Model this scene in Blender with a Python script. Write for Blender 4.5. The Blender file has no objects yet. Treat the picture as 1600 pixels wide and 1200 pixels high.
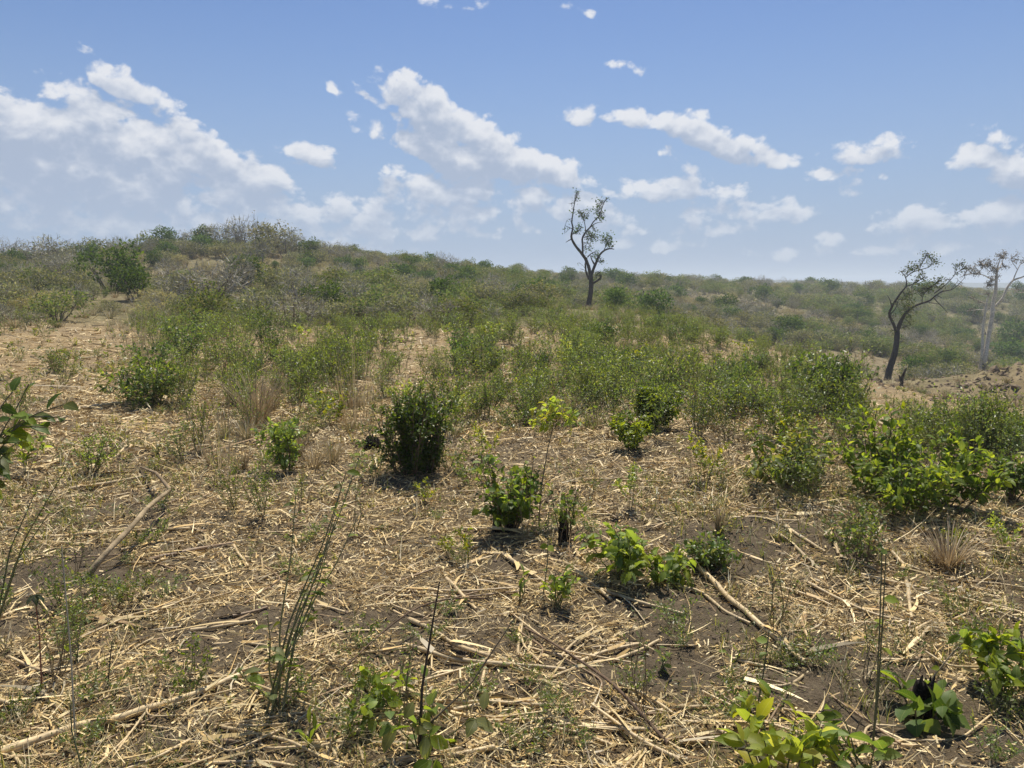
import bpy, math, random
import numpy as np
from mathutils import Vector

SC = bpy.context.scene
COL = SC.collection
PI = math.pi
rad = math.radians

# ------------------------------------------------------------------ camera
F, CX, CY = 1208.0, 800.0, 600.0            # focal length and centre, in pixels of the 1600x1200 photograph
EYE = 1.6
PITCH = math.atan(155 / F)
cam_d = bpy.data.cameras.new('camera')
cam_d.sensor_width = 36.0
cam_d.lens = 36.0 * F / 1600.0
cam_d.clip_start = 0.05
cam_d.clip_end = 20000.0
cam = bpy.data.objects.new('camera', cam_d)
COL.objects.link(cam)
cam.location = (0, 0, EYE)
cam.rotation_euler = (PI / 2 - PITCH, 0, 0)
SC.camera = cam

# ------------------------------------------------------------------ sun, sky, exposure
SUN_EL, SUN_AZ = rad(62), rad(10)           # azimuth clockwise from +Y: a high sun ahead, a little to the right
sd = Vector((math.cos(SUN_EL) * math.sin(SUN_AZ), math.cos(SUN_EL) * math.cos(SUN_AZ), math.sin(SUN_EL)))
sun_d = bpy.data.lights.new('sun', 'SUN')
sun_d.energy = 5.0
sun_d.angle = rad(0.5)
sun_d.color = (1.0, 0.92, 0.79)
sun = bpy.data.objects.new('sun', sun_d)
COL.objects.link(sun)
sun.rotation_euler = sd.to_track_quat('Z', 'Y').to_euler()
sun.location = (0, 0, 30)

SC.view_settings.view_transform = 'Standard'
SC.view_settings.look = 'None'
SC.view_settings.gamma = 1.0
SC.view_settings.use_curve_mapping = False
SC.view_settings.exposure = 0.36
SC.render.engine = 'CYCLES'
SC.cycles.max_bounces = 6
SC.cycles.diffuse_bounces = 3
SC.cycles.glossy_bounces = 2
SC.cycles.transmission_bounces = 4
SC.cycles.volume_bounces = 1
SC.cycles.transparent_max_bounces = 6
SC.cycles.caustics_reflective = False
SC.cycles.caustics_refractive = False


class Sk:
    """a shader socket with arithmetic"""
    def __init__(s, nt, sock): s.nt, s.k = nt, sock
    def _m(s, op, *a, clamp=False):
        n = s.nt.nodes.new('ShaderNodeMath'); n.operation = op; n.use_clamp = clamp
        for i, x in enumerate((s,) + a):
            if isinstance(x, Sk): s.nt.links.new(x.k, n.inputs[i])
            else: n.inputs[i].default_value = x
        return Sk(s.nt, n.outputs[0])
    def __add__(s, o): return s._m('ADD', o)
    def __sub__(s, o): return s._m('SUBTRACT', o)
    def __mul__(s, o): return s._m('MULTIPLY', o)
    def __truediv__(s, o): return s._m('DIVIDE', o)
    def max(s, o): return s._m('MAXIMUM', o)
    def min(s, o): return s._m('MINIMUM', o)
    def clamp(s): return s._m('ADD', 0.0, clamp=True)
    def ramp(s, a, b):
        n = s.nt.nodes.new('ShaderNodeMapRange'); n.interpolation_type = 'SMOOTHSTEP'
        s.nt.links.new(s.k, n.inputs[0]); n.inputs[1].default_value = a; n.inputs[2].default_value = b
        return Sk(s.nt, n.outputs[0])


def noise_n(nt, vec, scale, detail, rough, dist=0.0, out='Fac'):
    n = nt.nodes.new('ShaderNodeTexNoise')
    n.inputs['Scale'].default_value = scale; n.inputs['Detail'].default_value = detail
    n.inputs['Roughness'].default_value = rough; n.inputs['Distortion'].default_value = dist
    if vec is not None: nt.links.new(vec.k if isinstance(vec, Sk) else vec, n.inputs['Vector'])
    return Sk(nt, n.outputs[out])


def mixc(nt, fac, a, b, mode='MIX'):
    n = nt.nodes.new('ShaderNodeMix'); n.data_type = 'RGBA'; n.blend_type = mode
    for x, i in ((fac, 0), (a, 6), (b, 7)):
        if isinstance(x, Sk): nt.links.new(x.k, n.inputs[i])
        elif i == 0: n.inputs[i].default_value = x
        else: n.inputs[i].default_value = tuple(x) + (1.0,)
    return Sk(nt, n.outputs[2])


def sky_dir(px, py):
    """azimuth and elevation of a cloud, measured on the photograph"""
    x, z, y = (px - CX) / F, (CY - py) / F, 1.0
    yy = y * math.cos(PITCH) + z * math.sin(PITCH)
    zz = -y * math.sin(PITCH) + z * math.cos(PITCH)
    return math.atan2(x, yy), math.atan2(zz, math.hypot(x, yy))


# the clouds: centre, half width, half height (photograph pixels), tilt, weight
CLOUDS = [
    (40, 185, 150, 52, 6, 1.0), (190, 232, 170, 52, 20, 1.0), (330, 262, 130, 40, 22, 1.0), (70, 255, 240, 70, 4, 1.0),
    (230, 300, 280, 40, 6, .85), (468, 238, 52, 30, 18, 1.0), (235, 158, 75, 22, 26, .8), (80, 335, 260, 38, 0, .75),
    (655, 178, 95, 40, 34, 1.0), (590, 165, 48, 13, 36, .9), (755, 245, 130, 46, 16, 1.05), (862, 268, 72, 30, 10, .95),
    (575, 209, 48, 12, 16, .85), (632, 273, 46, 13, 0, .75), (725, 300, 130, 38, 0, .7),
    (975, 180, 95, 22, 8, 1.0), (1105, 208, 90, 28, 20, 1.05), (1215, 242, 52, 26, 4, 1.0),
    (1045, 292, 85, 26, 5, .9), (1060, 258, 38, 24, 20, .75), (1175, 322, 95, 24, 5, .8), (1168, 300, 26, 15, 0, .75),
    (970, 95, 33, 15, 6, .9), (1366, 229, 54, 20, 0, .9), (1530, 192, 32, 14, 30, .75), (1545, 238, 46, 28, 0, .9),
    (1600, 268, 56, 34, 0, .9), (920, 4, 42, 11, 18, .85), (90, 70, 30, 20, 0, .62), (700, -2, 50, 9, 4, .8),
    (560, 330, 75, 26, 18, .75), (690, 345, 95, 24, 10, .72), (850, 320, 110, 30, 0, .75), (1000, 345, 90, 26, 0, .7),
    (640, 352, 60, 22, 12, .8), (760, 340, 80, 26, 8, .85), (930, 330, 70, 28, 0, .85), (1090, 350, 90, 20, 0, .75), (1240, 330, 60, 18, 0, .7), (1480, 370, 110, 18, 0, .7), (1290, 268, 70, 9, 4, .6), (1010, 375, 120, 16, 0, .75), (1180, 385, 110, 14, 0, .7), (420, 330, 90, 26, 14, .85), (480, 380, 160, 16, 0, .7), (1590, 320, 50, 20, 0, .85), (1430, 338, 66, 24, 0, .95), (1560, 338, 70, 32, 0, .85), (1330, 292, 22, 14, 0, .65), (1290, 365, 70, 14, 0, .55),
    (330, 352, 280, 26, 0, .7), (523, 146, 10, 8, 40, .6),
]


def vec3(nt, *ks):
    c = nt.nodes.new('ShaderNodeCombineXYZ')
    for i, k in enumerate(ks):
        if isinstance(k, Sk): nt.links.new(k.k, c.inputs[i])
        else: c.inputs[i].default_value = k
    return Sk(nt, c.outputs[0])


def vm(nt, op, *a):
    n = nt.nodes.new('ShaderNodeVectorMath'); n.operation = op
    for i, x in enumerate(a):
        if isinstance(x, Sk): nt.links.new(x.k, n.inputs[i])
        else: n.inputs[i].default_value = (x, x, x) if isinstance(x, (int, float)) else x
    return Sk(nt, n.outputs[1 if op in ('DOT_PRODUCT', 'LENGTH') else 0])


def sep(nt, k):
    s = nt.nodes.new('ShaderNodeSeparateXYZ'); nt.links.new(k.k, s.inputs[0])
    return [Sk(nt, o) for o in s.outputs]


def billow(nt, v, lift):
    p = vm(nt, 'ADD', v, (0, 0, lift))
    n1 = noise_n(nt, p, 15, 10, .65, .3)
    vo = nt.nodes.new('ShaderNodeTexVoronoi'); vo.feature = 'F1'; vo.inputs['Scale'].default_value = 30
    vo.inputs['Detail'].default_value = 2.0; vo.inputs['Roughness'].default_value = .5
    nt.links.new(p.k, vo.inputs['Vector'])
    return (n1 - .5) * 2.5 - (Sk(nt, vo.outputs['Distance']) - .45) * .75


LIFT = .018


def build_world():
    w = bpy.data.worlds.new('World'); SC.world = w; w.use_nodes = True
    w.cycles.sampling_method = 'MANUAL'; w.cycles.sample_map_resolution = 256
    nt = w.node_tree; nt.nodes.clear()
    sky = nt.nodes.new('ShaderNodeTexSky'); sky.sky_type = 'NISHITA'; sky.sun_disc = False
    sky.sun_elevation = SUN_EL; sky.sun_rotation = SUN_AZ
    sky.altitude = 400; sky.air_density = 1.0; sky.dust_density = .55; sky.ozone_density = 3.0
    tc = nt.nodes.new('ShaderNodeTexCoord')
    dirv = Sk(nt, tc.outputs['Generated'])
    x, y, z = sep(nt, dirv)
    az, el = x._m('ARCTAN2', y), z._m('ARCSINE')
    hs = nt.nodes.new('ShaderNodeHueSaturation'); nt.links.new(sky.outputs[0], hs.inputs['Color'])
    hs.inputs['Saturation'].default_value = 1.16; hs.inputs['Value'].default_value = .93; hs.inputs['Hue'].default_value = .508
    # pale blue air low over the plain, the same all round
    skyc = mixc(nt, z.ramp(.36, -.03) * .95, Sk(nt, hs.outputs[0]), (2.75, 3.65, 5.5))
    v = vec3(nt, x, y, z * 1.35)

    def paint(m0, m1, n0, n1):
        d0, d1 = m0 + n0, m1 + n1
        alpha = d0.ramp(.04, .46)
        lit = ((d0 - d1) * .70 + .38 - (d0 - .2).max(0.0) * .38).clamp().ramp(.0, .84)
        ccol = mixc(nt, lit, (3.55, 4.25, 5.6), (7.4, 7.55, 7.95))
        alpha = alpha * (z.ramp(.0, .16) * .52 + .44) * z.ramp(-.01, .04)
        bg = nt.nodes.new('ShaderNodeBackground'); bg.inputs['Strength'].default_value = 0.085
        nt.links.new(mixc(nt, alpha, skyc, ccol).k, bg.inputs['Color'])
        return bg.outputs[0]

    # the sky ahead: clouds of the photograph's shapes, evaluated at two heights at once to tell lit tops from bases
    wr, wg, _ = sep(nt, noise_n(nt, v, 9, 3, .55, out='Color'))
    a2 = az + (wr - .5) * .085
    e2 = el + (wg - .5) * .05 + .006
    AZ, EL = vec3(nt, a2, a2, 0.0), vec3(nt, e2, e2 + LIFT, 0.0)
    m = None
    for px, py, rx, ry, tilt, wt in CLOUDS:
        a0, e0 = sky_dir(px, py)
        ct, st = math.cos(rad(tilt)), math.sin(rad(tilt))
        ku, kt = F / (rx * 1.28 + 7), F / (ry * 1.34 + 6)
        wt = wt * (.80 if rx * ry < 1400 else 1.0)
        u = vm(nt, 'MULTIPLY_ADD', AZ, ct * ku, vm(nt, 'MULTIPLY_ADD', EL, -st * ku, (-a0 * ct + e0 * st) * ku))
        t = vm(nt, 'MULTIPLY_ADD', AZ, st * kt, vm(nt, 'MULTIPLY_ADD', EL, ct * kt, (-a0 * st - e0 * ct) * kt))
        t = vm(nt, 'MAXIMUM', t, vm(nt, 'MULTIPLY', t, -1.9))
        wt *= 1.0 + .42 * min(1.0, max(0.0, (rx * ry - 900) / 3500))
        e = vm(nt, 'MULTIPLY_ADD', vm(nt, 'MULTIPLY_ADD', t, t, vm(nt, 'MULTIPLY', u, u)), -wt * 1.0, wt * .92)
        m = e if m is None else vm(nt, 'MAXIMUM', m, e)
    m0, m1, _ = sep(nt, m)
    ahead = paint(m0.max(-2.5), m1.max(-2.5), billow(nt, v, 0.0), billow(nt, v, LIFT * 1.35))
    # the rest of the sky: the same fair-weather cloud, scattered
    g0 = (noise_n(nt, v, 3.4, 2, .5) - .56) * 7.0 + (z * -1.2 + .5)
    g0 = g0.min(1.0)
    rest = paint(g0, g0 - .12, noise_n(nt, v, 17, 4, .62) * 2.2 - 1.1, noise_n(nt, vm(nt, 'ADD', v, (0, 0, .02)), 17, 4, .62) * 2.2 - 1.1)
    gate = az._m('ABSOLUTE')._m('LESS_THAN', .74) * el._m('LESS_THAN', .46)
    mx = nt.nodes.new('ShaderNodeMixShader')
    nt.links.new(gate.k, mx.inputs[0]); nt.links.new(rest, mx.inputs[1]); nt.links.new(ahead, mx.inputs[2])
    o = nt.nodes.new('ShaderNodeOutputWorld'); nt.links.new(mx.outputs[0], o.inputs['Surface'])


build_world()

# ------------------------------------------------------------------ terrain
def _hash(ix, iy, seed):
    h = (ix.astype(np.int64) * 374761393 + iy.astype(np.int64) * 668265263 + seed * 1442695041) & 0xFFFFFFFF
    h = ((h ^ (h >> 13)) * 1274126177) & 0xFFFFFFFF
    return ((h ^ (h >> 16)) & 0xFFFF) / 65535.0


def vnoise(x, y, seed=0):
    x = np.asarray(x, float); y = np.asarray(y, float)
    ix, iy = np.floor(x), np.floor(y); fx, fy = x - ix, y - iy
    fx = fx * fx * (3 - 2 * fx); fy = fy * fy * (3 - 2 * fy)
    a, b = _hash(ix, iy, seed), _hash(ix + 1, iy, seed)
    c, d = _hash(ix, iy + 1, seed), _hash(ix + 1, iy + 1, seed)
    return (a * (1 - fx) + b * fx) * (1 - fy) + (c * (1 - fx) + d * fx) * fy - .5


def fbm(x, y, seed=0, octv=4, gain=.5):
    s, a = 0.0, 1.0
    for i in range(octv):
        s = s + a * vnoise(x, y, seed + i * 17); x = x * 2.03 + 3.1; y = y * 2.03 + 1.7; a *= gain
    return s


def ss(a, b, x):
    t = np.clip((np.asarray(x, float) - a) / (b - a), 0, 1)
    return t * t * (3 - 2 * t)


def ray(px, py):
    x, z = (px - CX) / F, (CY - py) / F
    return x, math.cos(PITCH) + z * math.sin(PITCH), -math.sin(PITCH) + z * math.cos(PITCH)


def on_ray(px, py, Y):
    x, y, z = ray(px, py); t = Y / y
    return (x * t, Y, EYE + z * t)


CTRL = [(-3, 0, 0), (3, 0, 0), (0, -6, 0), (-8, -4, .1), (8, -4, -.1), (0, 2, 0), (-3, 4, 0), (3, 4, 0), (0, 10, 0), (-8, 10, .05), (0, 20, 0), (-8, 20, .05),
        (-16, 20, .25), (-24, 30, .6), (-12, 35, .4), (0, 35, -.1), (5, 10, -.12), (6, 6, -.1),
        (-120, 20, 4), (-60, 15, 1.5), (-90, -60, 2), (0, -60, .5), (90, -60, -1), (120, 0, -4), (60, 5, -3)]
for q in [(60, 462, 46), (178, 474, 50), (300, 466, 48), (240, 436, 62), (60, 432, 62), (100, 416, 75), (-60, 425, 70), (250, 402, 75), (400, 396, 78), (400, 452, 45), (400, 490, 35), (560, 412, 80), (640, 424, 84), (640, 470, 50),
          (750, 434, 92), (750, 480, 48), (920, 490, 60), (920, 462, 96), (1000, 457, 115), (1010, 495, 40), (1100, 520, 30), (1100, 536, 50), (1100, 492, 90), (1100, 455, 140),
          (1250, 562, 27), (1250, 590, 45), (1250, 530, 80), (1250, 456, 170), (1390, 612, 40), (1390, 600, 50), (1390, 570, 66), (1390, 520, 100),
          (1390, 457, 190), (1535, 580, 80), (1535, 602, 60), (1535, 540, 110), (1535, 460, 200), (1600, 580, 32), (1530, 596, 32), (1470, 622, 30), (1600, 640, 24),
          (1660, 566, 33), (1500, 660, 20), (1600, 722, 9.5), (1300, 650, 14), (1200, 640, 12), (1750, 600, 60)]:
    CTRL.append(on_ray(*q))
for a, z in ((-60, 2), (-40, -1), (-25, -2), (-10, -3), (0, -3), (12, -3), (25, -3), (40, -4), (60, -5), (90, -5), (130, 0), (180, 1), (-130, 2), (-90, 3)):
    CTRL.append((250 * math.sin(rad(a)), 250 * math.cos(rad(a)), z))
CTRL = np.array(CTRL, float)


def _tps_k(d2): return np.where(d2 > 0, .5 * d2 * np.log(np.maximum(d2, 1e-12)), 0.0)


def _tps_fit():
    n = len(CTRL); S = .05
    xy = CTRL[:, :2] * S
    K = _tps_k(((xy[:, None] - xy[None]) ** 2).sum(-1)) + np.eye(n) * .002
    P = np.c_[np.ones(n), xy]
    A = np.zeros((n + 3, n + 3)); A[:n, :n] = K; A[:n, n:] = P; A[n:, :n] = P.T
    return np.linalg.solve(A, np.r_[CTRL[:, 2], 0, 0, 0]), xy, S


_W, _XY, _S = _tps_fit()


def height(x, y, fine=True):
    x = np.atleast_1d(np.asarray(x, float)); y = np.atleast_1d(np.asarray(y, float))
    out = np.zeros_like(x)
    for i in range(0, len(x), 20000):
        q = np.c_[x[i:i + 20000], y[i:i + 20000]] * _S
        out[i:i + 20000] = _tps_k(((q[:, None] - _XY[None]) ** 2).sum(-1)) @ _W[:-3] + _W[-3] + q @ _W[-2:]
    r = np.hypot(x, y)
    w = ss(205, 330, r)
    far = -6 + 6.2 * np.exp(-((x - 300) / 170) ** 2 - ((y - 470) / 80) ** 2) + 1.2 * fbm(x / 90, y / 90, 5)
    out = out * (1 - w) + far * w
    out = out + ss(25, 60, r) * (1 - w) * .7 * fbm(x / 11, y / 11, 3)
    if fine:
        n = 1 - ss(14, 40, r)
        out = out + .05 * fbm(x * .9, y * .9, 11) * (1 - ss(30, 60, r)) + n * (.035 * fbm(x * 4.2, y * 4.2, 12, 3) + .022 * fbm(x * 15, y * 15, 13, 3))
        bank = np.exp(-((x - 21.5) / 6) ** 2 - ((y - 30) / 5) ** 2)
        out = out + bank * .5 * fbm(x * 1.3, y * 1.3, 21, 4)
    return out


def hz(x, y): return float(height(x, y)[0])


def at(px, py):
    """the ground point that the photograph shows at a pixel"""
    rx, ry, rz = ray(px, py)
    t = np.geomspace(1.2, 400, 500)
    g = EYE + rz * t - height(rx * t, ry * t, False)
    k = int(np.argmax(g < 0)) if (g < 0).any() else len(t) - 1
    lo, hi = t[max(k - 1, 0)], t[k]
    tt = np.linspace(lo, hi, 60)
    g = EYE + rz * tt - height(rx * tt, ry * tt)
    k = int(np.argmax(g < 0)) if (g < 0).any() else 59
    return Vector((rx * tt[k], ry * tt[k], hz(rx * tt[k], ry * tt[k])))


def proj(x, y, z):
    """where a ground point falls on the photograph, to read off what grows there"""
    dz = z - EYE
    dep = y * math.cos(PITCH) - dz * math.sin(PITCH)
    up = y * math.sin(PITCH) + dz * math.cos(PITCH)
    dep = np.where(dep < .05, np.nan, dep)
    return CX + F * x / dep, CY - F * up / dep


# ------------------------------------------------------------------ materials
def new_mat(name):
    m = bpy.data.materials.new(name); m.use_nodes = True
    nt = m.node_tree; nt.nodes.clear()
    o = nt.nodes.new('ShaderNodeOutputMaterial')
    return m, nt, o


def attr(nt, name, out='Color'):
    a = nt.nodes.new('ShaderNodeAttribute'); a.attribute_name = name
    return Sk(nt, a.outputs[out])


def princ(nt, col, rough=.7, spec=.3):
    b = nt.nodes.new('ShaderNodeBsdfPrincipled')
    if isinstance(col, Sk): nt.links.new(col.k, b.inputs['Base Color'])
    else: b.inputs['Base Color'].default_value = tuple(col) + (1,)
    b.inputs['Roughness'].default_value = rough; b.inputs['Specular IOR Level'].default_value = spec
    return b


def mat_leaf(name, trans=.42, rough=.5, spec=.35, tint=(1.25, 1.15, .55)):
    m, nt, o = new_mat(name)
    c = attr(nt, 'col')
    oi = nt.nodes.new('ShaderNodeObjectInfo'); r = Sk(nt, oi.outputs['Random'])
    hs = nt.nodes.new('ShaderNodeHueSaturation'); nt.links.new(c.k, hs.inputs['Color'])
    nt.links.new((r * .03 + .485).k, hs.inputs['Hue']); nt.links.new((r * -.25 + 1.1).k, hs.inputs['Saturation'])
    nt.links.new((r * .35 + .82).k, hs.inputs['Value'])
    c = Sk(nt, hs.outputs[0])
    tcn = nt.nodes.new('ShaderNodeTexCoord')
    mo = noise_n(nt, tcn.outputs['Object'], 7 if name == 'broad_leaf' else 3, 3, .6)
    c = mixc(nt, mo.ramp(.58, .75) * (.45 if name == 'broad_leaf' else .12), c, (.22, .19, .06))      # yellowing blotches
    if name == 'broad_leaf':      # midrib, side veins and browned spots in the leaf's own coordinates
        lx, ly, _ = sep(nt, Sk(nt, tcn.outputs['Object'])); ax = lx._m('ABSOLUTE')
        rib = ax.ramp(.022, .004)
        side = ((ly - ax * .75) * 9.0)._m('FRACT').ramp(.16, .0) * ax.ramp(.0, .05)
        c = mixc(nt, (rib * .45 + side * .22), c, (.34, .38, .14))
        c = mixc(nt, noise_n(nt, tcn.outputs['Object'], 22, 2, .5).ramp(.70, .76) * .8, c, (.12, .075, .03))
    b = princ(nt, c, rough, spec)
    t = nt.nodes.new('ShaderNodeBsdfTranslucent')
    nt.links.new(mixc(nt, 1.0, c, tint, 'MULTIPLY').k, t.inputs['Color'])
    mx = nt.nodes.new('ShaderNodeMixShader'); mx.inputs[0].default_value = trans
    nt.links.new(b.outputs[0], mx.inputs[1]); nt.links.new(t.outputs[0], mx.inputs[2])
    nt.links.new(mx.outputs[0], o.inputs['Surface'])
    return m


def mat_dry(name, rough=.65, spec=.3, grain=0.0, gs=60, bump=0.0):
    m, nt, o = new_mat(name)
    c = attr(nt, 'col')
    tc = nt.nodes.new('ShaderNodeTexCoord')
    if grain:
        n = noise_n(nt, tc.outputs['Object'], gs, 4, .6)
        c = mixc(nt, 1.0, c, mixc(nt, n.ramp(.3, .7), (1 - grain,) * 3, (1 + grain,) * 3), 'MULTIPLY')
    b = princ(nt, c, rough, spec)
    if bump:
        bp = nt.nodes.new('ShaderNodeBump'); bp.inputs['Strength'].default_value = bump; bp.inputs['Distance'].default_value = .03
        nt.links.new(noise_n(nt, tc.outputs['Object'], gs, 5, .6).k, bp.inputs['Height'])
        nt.links.new(bp.outputs[0], b.inputs['Normal'])
    nt.links.new(b.outputs[0], o.inputs['Surface'])
    return m


def mat_ground():
    m, nt, o = new_mat('field_soil')
    z = sep(nt, attr(nt, 'zone', 'Vector'))
    straw, olive, dry = z
    tc = nt.nodes.new('ShaderNodeTexCoord'); P = tc.outputs['Object']
    n_big = noise_n(nt, P, .9, 4, .55)
    n_mid = noise_n(nt, P, 14, 5, .6)
    n_fin = noise_n(nt, P, 95, 4, .65)
    soil = mixc(nt, n_mid.ramp(.3, .7), (.092, .071, .045), (.152, .120, .077))
    soil = mixc(nt, n_fin.ramp(.42, .75) * .55, soil, (.23, .18, .13))
    soil = mixc(nt, n_big.ramp(.5, .75) * .35, soil, (.175, .135, .082))
    fleck = noise_n(nt, P, 34, 6, .72, 1.2).ramp(.46, .60)
    strawc = mixc(nt, n_fin.ramp(.3, .7), (.30, .21, .10), (.58, .44, .24))
    geo = nt.nodes.new('ShaderNodeNewGeometry')
    rng_ = vm(nt, 'LENGTH', Sk(nt, geo.outputs['Position'])).ramp(6.0, 16.0)      # beyond this the straw is too fine to model piece by piece
    cover = (fleck * .75 + straw * .75 - .35).clamp() * straw.ramp(.02, .5) * (rng_ * .75 + .25)
    soil = mixc(nt, noise_n(nt, P, 210, 3, .7).ramp(.60, .72) * .55, soil, (.34, .28, .19))      # specks of chaff trodden in
    c = mixc(nt, cover, soil, strawc)
    n_far = noise_n(nt, P, 1.6, 6, .65)
    oliv = mixc(nt, n_far.ramp(.35, .65), (.11, .10, .05), (.23, .20, .105))
    c = mixc(nt, olive, c, oliv)
    dryc = mixc(nt, n_far.ramp(.3, .7), (.15, .118, .066), (.27, .215, .125))
    c = mixc(nt, dry, c, dryc)
    c = mixc(nt, vm(nt, 'LENGTH', Sk(nt, geo.outputs['Position'])).ramp(140.0, 240.0), c, mixc(nt, noise_n(nt, P, .08, 5, .6).ramp(.3, .7), (.045, .052, .026), (.09, .09, .048)))      # unbroken scrub far off
    b = princ(nt, c, .95, .12)
    bp = nt.nodes.new('ShaderNodeBump'); bp.inputs['Strength'].default_value = 1.0; bp.inputs['Distance'].default_value = .022
    crk = noise_n(nt, P, 42, 6, .7, .8)
    nt.links.new((n_fin * .6 + n_mid + crk * 1.1).k, bp.inputs['Height']); nt.links.new(bp.outputs[0], b.inputs['Normal'])
    nt.links.new(b.outputs[0], o.inputs['Surface'])
    return m


M = dict(leaf=mat_leaf('green_leaf', .52, .40, .45, (1.65, 1.45, .6)), farleaf=mat_leaf('brush_leaf', .45, .7, .15, (1.4, 1.25, .7)), bigleaf=mat_leaf('broad_leaf', .58, .5, .28, (1.7, 1.5, .6)),
         stem=mat_dry('plant_stem', .6, .3), bark=mat_dry('tree_bark', .9, .15, .35, 9, .6), straw=mat_dry('dry_straw', .55, .35),
         stalk=mat_dry('maize_stalk', .5, .4, .22, 70), burnt=mat_dry('charred_wood', .95, .1, .5, 40, .8), ground=mat_ground(),
         clod=mat_dry('soil_clod', .95, .1, .3, 60), blade=mat_leaf('dry_blade', .25, .6, .25, (1.1, 1.0, .8)))


# ------------------------------------------------------------------ mesh building
def nrm(v):
    v = np.asarray(v, float)
    return v / np.maximum(np.linalg.norm(v, axis=-1, keepdims=True), 1e-9)


class MB:
    def __init__(s): s.v, s.t, s.c, s.sm, s.n = [], [], [], [], 0
    def add(s, V, T, C, smooth=False):
        V = np.asarray(V, float); T = np.asarray(T, np.int64)
        C = np.broadcast_to(np.asarray(C, float), (len(V), 3))
        s.v.append(V); s.t.append(T + s.n); s.c.append(C); s.sm.append(np.full(len(T), smooth)); s.n += len(V)
    def mesh(s, name, mat):
        me = bpy.data.meshes.new(name)
        if not s.v: me.materials.append(mat); return me
        V, T, C, S = np.concatenate(s.v), np.concatenate(s.t), np.concatenate(s.c), np.concatenate(s.sm)
        me.vertices.add(len(V)); me.vertices.foreach_set('co', V.astype(np.float32).ravel())
        me.loops.add(T.size); me.loops.foreach_set('vertex_index', T.astype(np.int32).ravel())
        me.polygons.add(len(T))
        me.polygons.foreach_set('loop_start', np.arange(0, T.size, 3, dtype=np.int32))
        me.polygons.foreach_set('use_smooth', S)
        a = me.color_attributes.new('col', 'FLOAT_COLOR', 'POINT')
        a.data.foreach_set('color', np.c_[C, np.ones(len(C))].astype(np.float32).ravel())
        me.materials.append(mat); me.update(); me.validate()
        return me


def tube(mb, pts, r, sides, col, cap=True):
    P = np.asarray(pts, float); k = len(P); r = np.broadcast_to(np.asarray(r, float), (k,))
    T = nrm(np.gradient(P, axis=0))
    ref = np.eye(3)[int(np.argmin(np.abs(T.mean(0))))]
    N = nrm(np.cross(T, ref)); B = np.cross(T, N)
    a = np.arange(sides) * 2 * PI / sides
    ring = P[:, None] + r[:, None, None] * (np.cos(a)[None, :, None] * N[:, None] + np.sin(a)[None, :, None] * B[:, None])
    V = ring.reshape(-1, 3)
    C = np.broadcast_to(np.asarray(col, float), (k, 3)) if np.ndim(col) == 2 else np.tile(np.asarray(col, float), (k, 1))
    C = np.repeat(C, sides, 0)
    i = np.arange(k - 1)[:, None] * sides; j = np.arange(sides)[None]; jn = (j + 1) % sides
    a0, a1, b0, b1 = i + j, i + jn, i + sides + j, i + sides + jn
    Tr = np.concatenate([np.stack([a0, a1, b1], -1).reshape(-1, 3), np.stack([a0, b1, b0], -1).reshape(-1, 3)])
    mb.add(V, Tr, C, True)
    if cap:
        for e, fl in ((0, True), (k - 1, False)):
            base = e * sides
            q = [[0, b + 1, b] if fl else [0, b, b + 1] for b in range(1, sides - 1)]
            mb.add(V[base:base + sides], q, C[base:base + sides], False)


LF_RH = (np.array([(0, 0, 0), (-.5, .45, .07), (0, 1, -.04), (.5, .45, .07)], float), [(0, 2, 1), (0, 3, 2)])
LF_OV = (np.array([(0, 0, 0), (-.28, .14, .04), (-.5, .42, .09), (-.36, .74, .04), (0, 1, -.14), (.36, .74, .04), (.5, .42, .09), (.28, .14, .04),
                   (0, .42, 0), (0, .74, -.03)], float),
         [(0, 8, 1), (1, 8, 2), (2, 8, 9), (2, 9, 3), (3, 9, 4), (0, 7, 8), (7, 6, 8), (6, 9, 8), (6, 5, 9), (5, 4, 9)])
LF_TO = (np.array([(0, 0, 0), (0, .3, .03), (0, .6, .03), (0, 1, -.16), (-.14, .1, .02), (-.42, .22, .08), (-.30, .34, .05), (-.52, .47, .09), (-.36, .6, .05), (-.42, .74, .05), (-.2, .86, -.04),
                   (.14, .1, .02), (.42, .22, .08), (.30, .34, .05), (.52, .47, .09), (.36, .6, .05), (.42, .74, .05), (.2, .86, -.04)], float),
         [(0, 1, 4), (4, 1, 5), (5, 1, 6), (6, 1, 2), (6, 2, 7), (7, 2, 8), (8, 2, 9), (9, 2, 10), (10, 2, 3),
          (0, 11, 1), (11, 12, 1), (12, 13, 1), (13, 2, 1), (13, 14, 2), (14, 15, 2), (15, 16, 2), (16, 17, 2), (17, 3, 2)])


def leaves(mb, P, D, N, L, W, C, tp=LF_RH):
    P, D, N = np.asarray(P, float), nrm(D), np.asarray(N, float)
    S = nrm(np.cross(D, N)); N = np.cross(S, D)
    L = np.asarray(L, float)[:, None, None]; W = np.asarray(W, float)[:, None, None]
    t, tri = tp; tri = np.asarray(tri)
    V = P[:, None] + D[:, None] * t[None, :, 1:2] * L + S[:, None] * t[None, :, 0:1] * W + N[:, None] * t[None, :, 2:3] * L
    n, k = len(P), len(t)
    T = (np.arange(n)[:, None, None] * k + tri[None]).reshape(-1, 3)
    mb.add(V.reshape(-1, 3), T, np.repeat(np.asarray(C, float), k, 0))


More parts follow.
